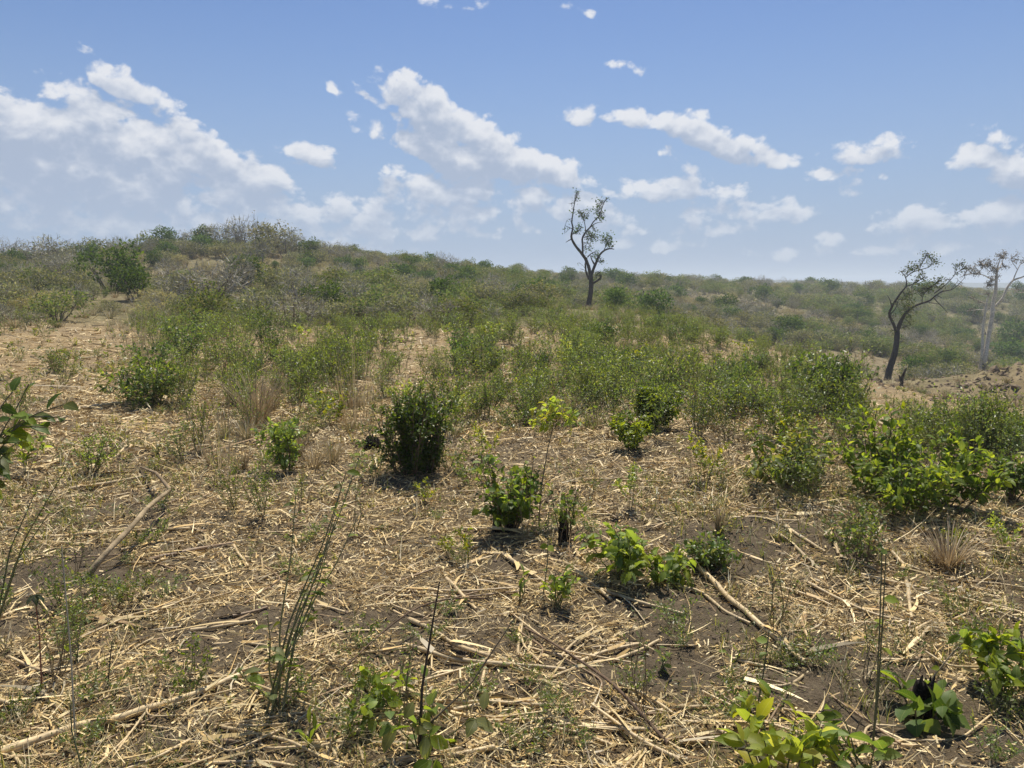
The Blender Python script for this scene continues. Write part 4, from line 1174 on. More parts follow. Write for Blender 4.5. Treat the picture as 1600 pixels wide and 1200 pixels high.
# ------------------------------------------------------------------ the weeds of the field: shared shapes, one object each
def build_weeds():
    R = np.random.default_rng
    kinds = {}
    kinds['wispy'] = [proto(R(300 + i), h=.75, spread=.42 + .12 * (i % 3), nst=5 + i, nbr=9, blen=.28, ll=.044, lw=.42, per=6, lstart=.12, base=.08, sr=.004, up=.6, cols=G_MID + G_GREY, tipcols=G_MID + G_LIGHT, stemc=STEM_G) for i in range(5)]
    kinds['bushy'] = [proto(R(310 + i), h=.6, spread=.75, nst=12 + i, nbr=9, blen=.22, ll=.045, lw=.5, per=6, lstart=.12, base=.10, sr=.004, up=.5, cols=G_MID + G_DARK, tipcols=G_MID + G_LIGHT[:2], dome=.2) for i in range(4)]
    kinds['dark'] = [proto(R(320 + i), h=.65, spread=.55, nst=15, nbr=9, blen=.2, ll=.062, lw=.5, per=5, lstart=.06, base=.12, sr=.004, cols=G_DARK + G_MID[:1], droop=.25) for i in range(3)]
    kinds['yellow'] = [proto(R(330 + i), LF_OV, h=.7, spread=.35, nst=4 + i, nbr=5, blen=.16, ll=.07, lw=.55, per=5, lstart=.3, base=.05, sr=.004, cols=G_LIGHT + G_YEL, stemc=STEM_G) for i in range(3)]
    kinds['tuft'] = [[('blades', tuft_mesh(R(340 + i), 60 + 20 * i, .5, .45, .010, DRY + [(.16, .17, .06)], base=.07))] for i in range(3)]
    kinds['small'] = [proto(R(350 + i), h=.22, spread=.9, nst=8, nbr=5, blen=.09, ll=.026, lw=.5, per=5, lstart=.15, base=.04, sr=.002, cols=G_MID + G_LIGHT[:1] + G_GREY, stemc=STEM_G) for i in range(4)]
    kinds['stalky'] = [proto(R(360 + i), h=.55, spread=.35, nst=3 + i, nbr=4, blen=.1, ll=.03, lw=.5, per=3, lstart=.35, base=.04, sr=.003, cols=G_GREY + G_MID, stemc=(.20, .16, .09)) for i in range(3)]
    DESC = dict(wispy=('wispy_weed', 'wispy narrow-leaved upright weed', 'weed'), bushy=('bushy_weed', 'bushy oval-leaved green weed', 'weed'), dark=('dark_shrub', 'dark green leafy shrub', 'shrub'),
                yellow=('yellow_green_plant', 'yellow-green broad-leaved sprout', 'plant'), tuft=('dry_grass_tuft', 'dry tan grass tuft', 'grass tuft'), small=('small_weed', 'small low green weed', 'weed'),
                stalky=('stalky_weed', 'thin sparse weed with brownish stems', 'weed'))
    rng = R(400)
    spots = []

    def zone(n, fx, kindp, smin, smax):
        k = 0
        while k < n:
            px, py = fx()
            p = at(px, py)
            if p.y > 48: continue
            kd = rng.choice(list(kindp), p=np.array(list(kindp.values())) / sum(kindp.values()))
            sz = rng.uniform(smin, smax)
            if px > 1335 and py < 735: sz *= .52 if px < 1450 or py < 690 else .8      # kept low before the leaning tree and the bank
            spots.append((p, kd, sz)); k += 1

    def right():      # the thicket on the right: its near edge slopes down to the right
        while True:
            px = rng.uniform(880, 1620); lo = 612 + (px - 880) * .155; hi = 512 + max(0, px - 1100) * .24
            py = hi + (lo - hi) * rng.random() ** .85
            if rng.random() < .25 + .75 * (vnoise(px / 70, py / 25, 91) + .5) and not (1060 < px < 1400 and py > 668) and not (1350 < px < 1430 and py < 662) and not (px > 1445 and py < 694): return px, py
    zone(280, right, dict(wispy=.54, bushy=.24, dark=.07, yellow=.02, tuft=.08, stalky=.05), .6, 1.2)

    def middle():
        while True:
            px = rng.uniform(230, 960); py = 500 + 95 * rng.random() ** 1.3
            if rng.random() < .2 + .9 * (vnoise(px / 60, py / 20, 92) + .5): return px, py
    zone(215, middle, dict(wispy=.5, bushy=.22, dark=.08, yellow=.03, tuft=.10, stalky=.07), .6, 1.25)
    zone(62, lambda: (rng.uniform(480, 980), rng.uniform(570, 690)), dict(wispy=.3, bushy=.15, yellow=.1, tuft=.1, small=.15, stalky=.2), .45, .9)
    zone(30, lambda: (rng.uniform(0, 280), rng.uniform(520, 690)), dict(stalky=.4, small=.3, tuft=.2, wispy=.1), .5, .9)
    zone(40, lambda: (rng.uniform(280, 560), rng.uniform(575, 740)), dict(stalky=.4, wispy=.3, tuft=.3), .5, .9)
    zone(26, lambda: (rng.uniform(1060, 1600), rng.uniform(680, 790)), dict(small=.4, stalky=.3, wispy=.2, yellow=.1), .5, .8)
    zone(70, lambda: (rng.uniform(0, 1600), rng.uniform(740, 1190)), dict(small=.75, stalky=.25), .35, .8)
    zone(48, lambda: (rng.uniform(900, 1390), rng.uniform(612, 692)), dict(wispy=.4, bushy=.34, dark=.08, yellow=.04, stalky=.14), .5, .95)
    zone(46, lambda: (rng.uniform(1400, 1610), rng.uniform(652, 728)), dict(wispy=.6, bushy=.3, stalky=.1), .65, 1.1)
    zone(34, lambda: (rng.uniform(700, 930), rng.uniform(556, 670)), dict(wispy=.45, bushy=.25, tuft=.1, yellow=.05, stalky=.15), .5, 1.0)
    zone(30, lambda: (rng.uniform(280, 580), rng.uniform(560, 650)), dict(wispy=.55, bushy=.25, tuft=.12, stalky=.08), .7, 1.1)
    for x, y, kd, s in ((100, 950, 'small', 1.1), (150, 938, 'small', .9), (205, 945, 'small', .9), (260, 930, 'small', .7), (370, 800, 'wispy', .5), (410, 810, 'wispy', .55), (350, 760, 'stalky', .8), (620, 890, 'stalky', .5),
                        (735, 885, 'yellow', .3), (700, 870, 'yellow', .28), (660, 790, 'yellow', .35), (985, 800, 'yellow', .5), (760, 720, 'yellow', .5), (1170, 575, 'yellow', 1.6), (1490, 860, 'yellow', .25), (1570, 870, 'yellow', .35),
                        (240, 850, 'small', .8), (470, 800, 'stalky', .6), (555, 830, 'stalky', .7), (1500, 1000, 'small', .8), (590, 745, 'small', 1.3), (700, 735, 'small', 1.4), (735, 760, 'small', 1.1)):
        spots.append((at(x, y), kd, s))
    for p, kd, s in spots:
        nm, lab, cat = DESC[kd]
        size = ('small ' if s < .62 else 'tall ' if s > 1.12 else '') if kd not in ('small',) else ''
        m = nearest_mark(p.x, p.y)
        put(kinds[kd][rng.integers(0, len(kinds[kd]))], nm, (size + lab + ' near ' + m).replace(' the thick-leaved dark shrub', ' the thick dark shrub'), cat, p, rng.uniform(0, 6.28), (s * rng.uniform(.85, 1.2), s * rng.uniform(.85, 1.2), s * rng.uniform(.8, 1.15)),
            '%ss near %s' % (size + lab.split(' with')[0], m), (rng.normal(0, .06), rng.normal(0, .06)))
    return kinds


WEEDS = build_weeds()

build_stalks()

# ------------------------------------------------------------------ brush on the slopes
GREYTWIG = [(.36, .34, .28), (.44, .41, .34), (.29, .27, .21)]


def fork(mb, rng, p, d, L, r, lev, col, tips, kids=3, ang=.65, up=.12, sides=3):
    p1 = p + d * L * .5; d2 = nrm(d + rng.normal(0, .14, 3) + np.array((0, 0, up * .4))); p2 = p1 + d2 * L * .5
    tube(mb, np.array([p, p1, p2]), np.array([r, r * .8, r * .6]), sides, col, False)
    tips.append((p2, d2, lev))
    if lev:
        for _ in range(kids):
            t = rng.uniform(.45, 1.0); q = p + d * L * t if t < .5 else p1 + d2 * L * (t - .5)
            fork(mb, rng, q, nrm(d2 + rng.normal(0, ang, 3) + np.array((0, 0, up))), L * rng.uniform(.5, .78), r * .58, lev - 1, col, tips, kids, ang, up, 3)


def twig_bush(rng, h, nst, spread, r, lev, leafn, ll, cols, tw=GREYTWIG, kids=3):
    mb = MB(); tips = []
    for _ in range(nst):
        az = rng.uniform(0, 2 * PI); tl = spread * math.sqrt(rng.random())
        d = np.array((math.sin(tl) * math.cos(az), math.sin(tl) * math.sin(az), math.cos(tl)))
        fork(mb, rng, np.array((math.cos(az), math.sin(az), 0)) * h * .06, d, h * rng.uniform(.36, .5), r, lev, np.array(tw[rng.integers(0, len(tw))]), tips, kids)
    out = [('branches', mb.mesh('branches', M['bark']))]
    if leafn:
        T = [t for t in tips if t[2] < 2]; idx = rng.integers(0, len(T), leafn)
        P = np.array([T[i][0] for i in idx]) + rng.normal(0, h * .035, (leafn, 3)); D = rng.normal(0, 1, (leafn, 3)); N = rng.normal(0, .7, (leafn, 3)) + np.array((0, 0, 1))
        C = np.array(cols)[rng.integers(0, len(cols), leafn)] * rng.uniform(.8, 1.2, (leafn, 1))
        fm = MB(); L = ll * rng.uniform(.6, 1.2, leafn); leaves(fm, P, D, N, L, L * .55, C)
        out.append(('foliage', fm.mesh('foliage', M['farleaf'])))
    return out


def leaf_bush(rng, h, spread, ll, cols, nst=13, nbr=10, per=6, tip=None, base=.2, lstart=.12, dome=.25, lw=.55):
    st, A = grow(rng, h=h, spread=spread, nst=nst, nbr=nbr, blen=h * .36, ll=ll, lw=lw, per=per, lstart=lstart, base=base, sr=.02, up=.4, cols=cols, tipcols=tip, stemc=(.12, .10, .075), dome=dome)
    fm = MB(); leaves(fm, *A)
    return [('branches', st.mesh('branches', M['bark'])), ('foliage', fm.mesh('foliage', M['farleaf']))]


def dome_bush(rng, h, w, nl, n, ll, cols, twig=None, lw=.55, tops=None, tn=0):
    """a rounded scrub bush: lobes of foliage (or of fine bare twigs) over spreading stems"""
    st, fm = MB(), MB(); cols = np.array(cols)
    lob = []
    for _ in range(nl):
        a = rng.uniform(0, 2 * PI); q = math.sqrt(rng.random()) * w * .32; zz = h * rng.uniform(.40, .68)
        lob.append((np.array((math.cos(a) * q, math.sin(a) * q, zz - .25 * q)), np.array((rng.uniform(.7, 1.1) * w * .26, rng.uniform(.7, 1.1) * w * .26, h * rng.uniform(.24, .36)))))
    for c, R in lob:
        b = np.array((c[0] * .15, c[1] * .15, -.05))
        tube(st, np.array([b, b * .5 + c * .5 + rng.normal(0, .06, 3), c]), np.array([.035, .025, .015]) * h / 2, 4, (.17, .14, .11), False)
    li = rng.integers(0, nl, n)
    d = nrm(rng.normal(0, 1, (n, 3)) + np.array((0, 0, .35)))
    rr = rng.uniform(.62, 1.08, n)[:, None]
    P = np.array([lob[i][0] for i in li]) + d * np.array([lob[i][1] for i in li]) * rr
    P[:, 2] = np.maximum(P[:, 2], .05)
    C = cols[rng.integers(0, len(cols), n)] * rng.uniform(.75, 1.25, (n, 1))
    if twig is not None:
        m = twig; k = rng.choice(n, m, replace=False)
        D = nrm(d[k] + rng.normal(0, .55, (m, 3)) + np.array((0, 0, .35)))
        L = h * rng.uniform(.08, .26, m); S = nrm(np.cross(D, rng.normal(0, 1, (m, 3))))
        TC = np.array(GREYTWIG)[rng.integers(0, 3, m)] * rng.uniform(.8, 1.2, (m, 1))
        ribbons(st, P[k] - D * (L * .55)[:, None], D, S, L, np.full(m, .026) * h / 2, rng.normal(0, .15, (m, 3)), TC, 2)
    L = ll * rng.uniform(.6, 1.25, n)
    leaves(fm, P, nrm(d * .6 + rng.normal(0, .8, (n, 3))), nrm(d + rng.normal(0, .5, (n, 3))), L, L * lw, C)
    return [('branches', st.mesh('branches', M['bark'])), ('foliage', fm.mesh('foliage', M['farleaf']))]


OLIVE = [(.21, .225, .115), (.26, .275, .145), (.32, .325, .18)]
TAN = [(.34, .31, .17), (.39, .35, .20), (.28, .275, .14)]
rngF = np.random.default_rng(500)
_r = np.random.default_rng
FAR = dict(
    green=[dome_bush(_r(510 + i), 1.9, 2.3, 7, 1000, .135, G_MID + OLIVE[:1] + G_GREY) for i in range(4)],
    olive=[dome_bush(_r(520 + i), 1.8, 2.4, 8, 900, .115, OLIVE + G_GREY, twig=250) for i in range(4)],
    dark=[dome_bush(_r(530 + i), 2.2, 2.4, 9, 1300, .16, G_DARK + G_MID[:1]) for i in range(3)],
    grey=[dome_bush(_r(540 + i), 1.9, 2.5, 8, 420, .085, G_GREY + OLIVE, twig=420) for i in range(4)],
    bare=[dome_bush(_r(550), 1.9, 2.3, 8, 520, .05, OLIVE + TAN, twig=520), twig_bush(_r(551), 2.1, 11, .85, .022, 3, 90, .07, OLIVE + TAN), twig_bush(_r(552), 2.1, 9, .75, .024, 3, 60, .07, OLIVE + TAN)],
    tan=[dome_bush(_r(560 + i), 1.3, 2.0, 7, 600, .15, TAN + OLIVE[1:], twig=200, lw=.22) for i in range(2)],
    flat=[twig_bush(_r(570), 2.6, 7, .8, .045, 3, 900, .10, G_GREY + OLIVE, GREYTWIG, 4)],
)
FDESC = dict(green='green leafy bush', olive='olive-green bush', dark='dark green dense tree', grey='greyish twiggy bush', bare='bare grey-brown thorn bush', tan='dry tan shrub', flat='flat-topped grey-green thorn tree')
FAR_OBJ = {}


def far_thing(px, Y, h, kind, label, w=1.0, name=None, group=None, v=None, py=None):
    x = (px - CX) / F * Y * 1.0
    if py is not None: p = at(px, py)
    else: p = Vector((x, Y, hz(x, Y) - .03))
    pr = FAR[kind]; k = int(rngF.integers(0, len(pr))) if v is None else v
    base = dict(green=1.9, olive=1.8, dark=2.2, grey=1.9, bare=1.9, tan=1.3, flat=2.3)[kind]
    s = h / base
    o = put(pr[k], name or (FDESC[kind].split()[-1] if kind not in ('flat', 'dark') else 'tree'), label, FDESC[kind].split()[-1], p, rngF.uniform(0, 6.28), (s * w, s * w, s), group)
    FAR_OBJ.setdefault((kind, k), o)
    return o


def build_far_things():
    L = [(178, 43, 3.1, 'dark', 'dark green round tree standing out of the grey brush on the slope', 1.05), (92, 27.5, 1.35, 'green', 'bright green bush where the stubble meets the brush', 1.3),
         (410, 70, 2.9, 'flat', 'flat-topped thorn tree with dark short trunk on the hill slope', 1.2), (335, 50, 1.7, 'grey', 'fan-shaped grey-green bush on the open slope below the thorn tree', 1.0),
         (545, 78, 2.6, 'bare', 'bare twiggy bush on the hill crest right of the big crest trees', 1.4), (630, 84, 2.0, 'green', 'small lone leafy tree on the falling hill crest', .8),
         (745, 45, .85, 'dark', 'small dark round shrub in the pale brush at the hill foot', 1.3), (590, 42, 1.7, 'green', 'tall green bush at the far edge of the weeds', 1.0), (880, 57, 2.0, 'green', 'green bush just left of the tall twisted tree', 1.0),
         (705, 48, 2.4, 'bare', 'tall bare grey shrub rising behind the weeds', .7), (1040, 138, 2.3, 'dark', 'small round tree on the far ridge right of the tall twisted tree', .9), (1156, 150, 2.2, 'dark', 'little dark tree breaking the far ridge line', .9),
         (1210, 152, 2.0, 'green', 'small green tree on the far ridge', 1.0), (1234, 74, 2.6, 'dark', 'dark green bush in the hollow beyond the weeds', 1.3), (1582, 86, 3.6, 'dark', 'large dark tree beside the pale twin-trunked tree', 1.3),
         (1603, 105, 5.0, 'dark', 'tall dark tree at the right edge beyond the pale tree', 1.2), (1330, 70, 1.8, 'olive', 'rounded olive bush beside the dry clearing', 1.2), (1285, 64, 1.5, 'green', 'green bush at the left end of the dry clearing', 1.2),
         (1470, 78, 2.0, 'green', 'green bush behind the leaning dark tree', 1.3), (1500, 90, 2.2, 'green', 'leafy bush on the far bank between the two right-hand trees', 1.3), (60, 45, 2.2, 'green', 'green bush in front of the grey thicket on the left slope', 1.1),
         (225, 50, 1.6, 'dark', 'ragged dark bush right of the dark round tree', .7), (290, 30, 1.2, 'olive', 'olive bush at the edge of the stubble', 1.0), (375, 32, 1.0, 'green', 'leafy bush beside the pale dry grasses', 1.0), (690, 43, 1.5, 'olive', 'olive bush before the tall bare grey shrub', 1.2),
         (800, 55, 1.4, 'tan', 'dry tan shrub patch at the hill foot', 1.8), (860, 50, 1.0, 'tan', 'pinkish dry shrub near the tall twisted tree', 1.6), (975, 62, 1.2, 'dark', 'small dark bush right of the tall twisted tree', 1.2)]
    for px, Y, h, k, lab, w in L: far_thing(px, Y, h, k, lab, w)
    # the thicket along the hill crest
    for px, Y, h, k, w in ((-15, 66, 3.0, 'bare', 1.3), (20, 68, 3.2, 'bare', 1.4), (62, 70, 3.0, 'grey', 1.3), (105, 70, 3.1, 'grey', 1.5), (150, 73, 2.6, 'olive', 1.3), (200, 74, 2.4, 'grey', 1.3), (238, 75, 2.6, 'green', 1.1), (270, 76, 2.8, 'dark', .9),
                           (300, 77, 2.7, 'grey', 1.2), (322, 77, 2.9, 'dark', .8), (350, 78, 3.2, 'grey', 1.3), (378, 79, 3.9, 'bare', 1.2), (398, 80, 4.1, 'grey', 1.2), (425, 80, 4.0, 'olive', 1.2), (452, 80, 3.2, 'grey', 1.2), (485, 79, 2.6, 'dark', .8),
                           (515, 79, 2.5, 'grey', 1.3), (575, 80, 2.0, 'bare', 1.3), (702, 88, 2.9, 'bare', 1.1), (765, 92, 1.8, 'olive', 1.2), (735, 91, 1.9, 'green', 1.2), (820, 94, 1.8, 'olive', 1.2)):
        lab = {702: 'bare round-headed tree alone on the falling hill crest', 398: 'tallest grey-green tree on the hill crest'}.get(px)
        far_thing(px, Y, h, k, lab or (FDESC[k] + ' in the thicket along the hill crest'), w, group=None if lab else 'crest thicket: ' + FDESC[k])
    # bushes one can still tell apart on the slopes
    rng = np.random.default_rng(600); n = 0
    while n < 110:
        px = rng.uniform(-20, 1620); Y = rng.uniform(36, 120)
        x = (px - CX) / F * Y; z = hz(x, Y)
        if math.exp(-((x - 32) / 11) ** 2 - ((Y - 62) / 6) ** 2) + math.exp(-((x - 21) / 6) ** 2 - ((Y - 56) / 5) ** 2) > .35: continue
        if px > 960 and Y < 52: continue
        if (abs(px - 918) < 36 and Y < 61) or (abs(px - 1392) < 34 and Y < 58) or (abs(px - 1536) < 34 and Y < 83): continue
        k = str(rng.choice(['green', 'olive', 'grey', 'bare', 'dark', 'tan'], p=[.22, .24, .24, .14, .07, .09]))
        side = 'on the long slope of the hill' if px < 950 else 'in the valley beyond the field'
        sz = rng.uniform(.75, 1.4); h = dict(green=1.7, olive=1.6, grey=1.9, bare=1.9, dark=1.9, tan=1.1)[k] * sz
        far_thing(px, Y, h, k, ('tall ' if sz > 1.12 else 'low ' if sz < .92 else '') + FDESC[k] + ' ' + side, rng.uniform(.9, 1.35), group=FDESC[k] + ' ' + side)
        n += 1


build_far_things()


def scatter(name, label, cat, srcs, P, rz, sc):
    """stuff: many copies of real plants, too many to tell apart"""
    me = bpy.data.meshes.new(name); me.vertices.add(len(P)); me.vertices.foreach_set('co', np.asarray(P, np.float32).ravel())
    a = me.attributes.new('rz', 'FLOAT', 'POINT'); a.data.foreach_set('value', np.asarray(rz, np.float32))
    a = me.attributes.new('sc', 'FLOAT_VECTOR', 'POINT'); a.data.foreach_set('vector', np.asarray(sc, np.float32).ravel())
    o = link(name, me); tag(o, label, cat, kind='stuff')
    g = bpy.data.node_groups.new(name, 'GeometryNodeTree')
    g.interface.new_socket('Geometry', in_out='INPUT', socket_type='NodeSocketGeometry'); g.interface.new_socket('Geometry', in_out='OUTPUT', socket_type='NodeSocketGeometry')
    gi, go = g.nodes.new('NodeGroupInput'), g.nodes.new('NodeGroupOutput')
    j = g.nodes.new('GeometryNodeJoinGeometry')
    for s in srcs:
        oi = g.nodes.new('GeometryNodeObjectInfo'); oi.inputs['Object'].default_value = s; oi.transform_space = 'ORIGINAL'
        g.links.new(oi.outputs['Geometry'], j.inputs[0])
    ip = g.nodes.new('GeometryNodeInstanceOnPoints')
    na = g.nodes.new('GeometryNodeInputNamedAttribute'); na.data_type = 'FLOAT'; na.inputs['Name'].default_value = 'rz'
    ns = g.nodes.new('GeometryNodeInputNamedAttribute'); ns.data_type = 'FLOAT_VECTOR'; ns.inputs['Name'].default_value = 'sc'
    cx = g.nodes.new('ShaderNodeCombineXYZ')
    g.links.new(na.outputs['Attribute'], cx.inputs['Z']); g.links.new(gi.outputs[0], ip.inputs['Points']); g.links.new(j.outputs[0], ip.inputs['Instance'])
    g.links.new(cx.outputs[0], ip.inputs['Rotation']); g.links.new(ns.outputs['Attribute'], ip.inputs['Scale']); g.links.new(ip.outputs[0], go.inputs[0])
    md = o.modifiers.new('scatter', 'NODES'); md.node_group = g
    return o


def build_brush():
    rng = np.random.default_rng(700)
    r = np.concatenate([np.sqrt(rng.uniform(25 ** 2, 100 ** 2, 3000)), np.sqrt(rng.uniform(100 ** 2, 215 ** 2, 3000))]); n = len(r)
    a = rng.uniform(rad(-38), rad(38), n); x, y = r * np.sin(a), r * np.cos(a); z = height(x, y)
    px, py = proj(x, y, z)
    clear = np.exp(-((x - 32) / 11) ** 2 - ((y - 62) / 6) ** 2) + .9 * np.exp(-((x - 21) / 6) ** 2 - ((y - 56) / 5) ** 2)
    edge = 30 + 6 * fbm(x / 6, y / 6, 41) + 14 * ss(-2, 4, x) - 5 * ss(-7, -14, x)
    keep = (y > edge) & (rng.random(n) > clear * 1.6) & ~((np.abs(x - 22) < 9) & (y < 36))
    front = ((np.abs(px - 918) < 32) & (y < 61)) | ((np.abs(px - 1392) < 30) & (y < 56)) | ((np.abs(px - 1536) < 30) & (y < 82)) | ((px > 1450) & (y < 42))      # open ground before the three tall trees and on the bank
    front |= (np.abs(px - 178) < 26) & (y > 33) & (y < 44)
    keep &= ~front
    keep &= rng.random(n) < .45 + 1.0 * (fbm(x / 7, y / 7, 95) + .5)
    # open grassy patch on the hill flank
    keep &= ~((np.hypot((px - 300) / 190, (py - 440) / 34) < 1) & (rng.random(n) < .55))
    x, y, z, px, r = x[keep], y[keep], z[keep], px[keep], r[keep]; n = len(x)
    f = fbm(x / 16, y / 16, 96) + rng.normal(0, .22, n); right = px > 960
    kinds = np.where(f < -.28, 'green', np.where(f < -.02, 'olive', np.where(f < .2, 'grey', np.where(f < .33, 'bare', 'tan'))))
    flip = rng.random(n); kinds = np.where((px < 880) & (kinds == 'bare') & (flip < .55), 'tan', kinds); kinds = np.where((kinds == 'grey') & (flip < .35), 'olive', kinds)
    kinds = np.where(rng.random(n) < .07, 'dark', kinds)
    lab = dict(green='mass of green bushes covering the slopes', olive='mass of olive-green scrub covering the slopes', grey='mass of grey leafless scrub covering the slopes', bare='mass of bare brown thorn scrub', tan='mass of dry tan shrubs and grass on the slopes', dark='scattered dark evergreen shrubs far off in the scrub')
    for (k, v), o in FAR_OBJ.items():
        nv = len(FAR[k])
        if k == 'flat': continue
        m = (kinds == k) & (np.arange(n) % nv == v)
        if not m.any(): continue
        c = int(m.sum()); s = (.35 + .85 * rng.random(c) ** 1.4) * (1.0 + .5 * ss(70, 190, r[m])) * np.where(px[m] < 900, .85, 1.0)
        scatter('brush', lab[k], 'brush', list(o.children), np.c_[x[m], y[m], z[m] - .05], rng.uniform(0, 6.28, c), np.c_[s * rng.uniform(.9, 1.5, c), s * rng.uniform(.9, 1.5, c), s])
    # low weeds filling the thicket between the single plants
    r = np.sqrt(rng.uniform(14 ** 2, 46 ** 2, 5200)); n = len(r); a = rng.uniform(rad(-36), rad(36), n); x, y = r * np.sin(a), r * np.cos(a); z = height(x, y); px, py = proj(x, y, z)
    lo = np.where(px > 880, 600 + (px - 880) * .155, 548)
    w = np.where(px > 880, .26, np.where(px > 240, .22, .12)) * ss(0, 40, lo - py)
    w = w * (.35 + 1.2 * (fbm(x / 2.5, y / 2.5, 97) + .5)); w = np.where(((np.abs(px - 1390) < 24) & (y > 24)) | ((np.abs(px - 918) < 24) & (y > 34)), 0, w); w = np.where((px > 1445) & (py < 690), .06, w); w = np.where((px > 1340) & (px < 1440) & (py < 668), w * .35, w)
    k = rng.random(n) < w; x, y, z = x[k], y[k], z[k]; n = len(x); kd = rng.random(n)
    sets = (('wispy', 0, 0, .24), ('wispy', 1, .24, .46), ('wispy', 3, .46, .62), ('bushy', 1, .62, .78), ('tuft', 1, .78, .90), ('stalky', 1, .90, 1.01))
    for kk, v, lo_, hi_ in sets:
        m = (kd >= lo_) & (kd < hi_); c = int(m.sum())
        src = [o for me in WEEDS[kk][v] for o in SC.objects if o.data == me[1]][:1] if False else [next(o for o in SC.objects if o.type == 'MESH' and o.data == me) for _, me in WEEDS[kk][v]]
        s = rng.uniform(.5, 1.05, c) * np.where((px[k][m] > 1335), .55, 1.0)
        scatter('undergrowth', {'wispy': 'low wispy green weeds filling the thicket at the far side of the field', 'bushy': 'low bushy green weeds filling the thicket', 'tuft': 'dry grass blades among the thicket weeds', 'stalky': 'sparse brownish stems among the thicket weeds'}[kk],
                'weeds', src, np.c_[x[m], y[m], z[m]], rng.uniform(0, 6.28, c), np.c_[s * rng.uniform(.9, 1.3, c), s, s])

    # dry grass over the open patches of slope, clearing and bank
    r = np.sqrt(rng.uniform(25 ** 2, 120 ** 2, 5200)); n = len(r); a = rng.uniform(rad(-37), rad(37), n); x, y = r * np.sin(a), r * np.cos(a); z = height(x, y); px, py = proj(x, y, z)
    k = (y > 24) & ((y > 30) | (px < 260) | (px > 1440)) & (rng.random(n) < np.where((px > 1440) & (y < 40), .5, .9)); x, y, z, r = x[k], y[k], z[k], r[k]; n = len(x)
    for v in range(3):
        m = np.arange(n) % 3 == v; c = int(m.sum()); s = rng.uniform(.5, 1.15, c) * (1 + .6 * ss(40, 100, r[m]))
        src = [next(o for o in SC.objects if o.type == 'MESH' and o.data == me) for _, me in WEEDS['tuft'][v]]
        scatter('slope_grass', 'dry grass growing between the bushes of the slopes', 'grass', src, np.c_[x[m], y[m], z[m] - .02], rng.uniform(0, 6.28, c), np.c_[s * 1.5, s * 1.5, s])


build_brush()


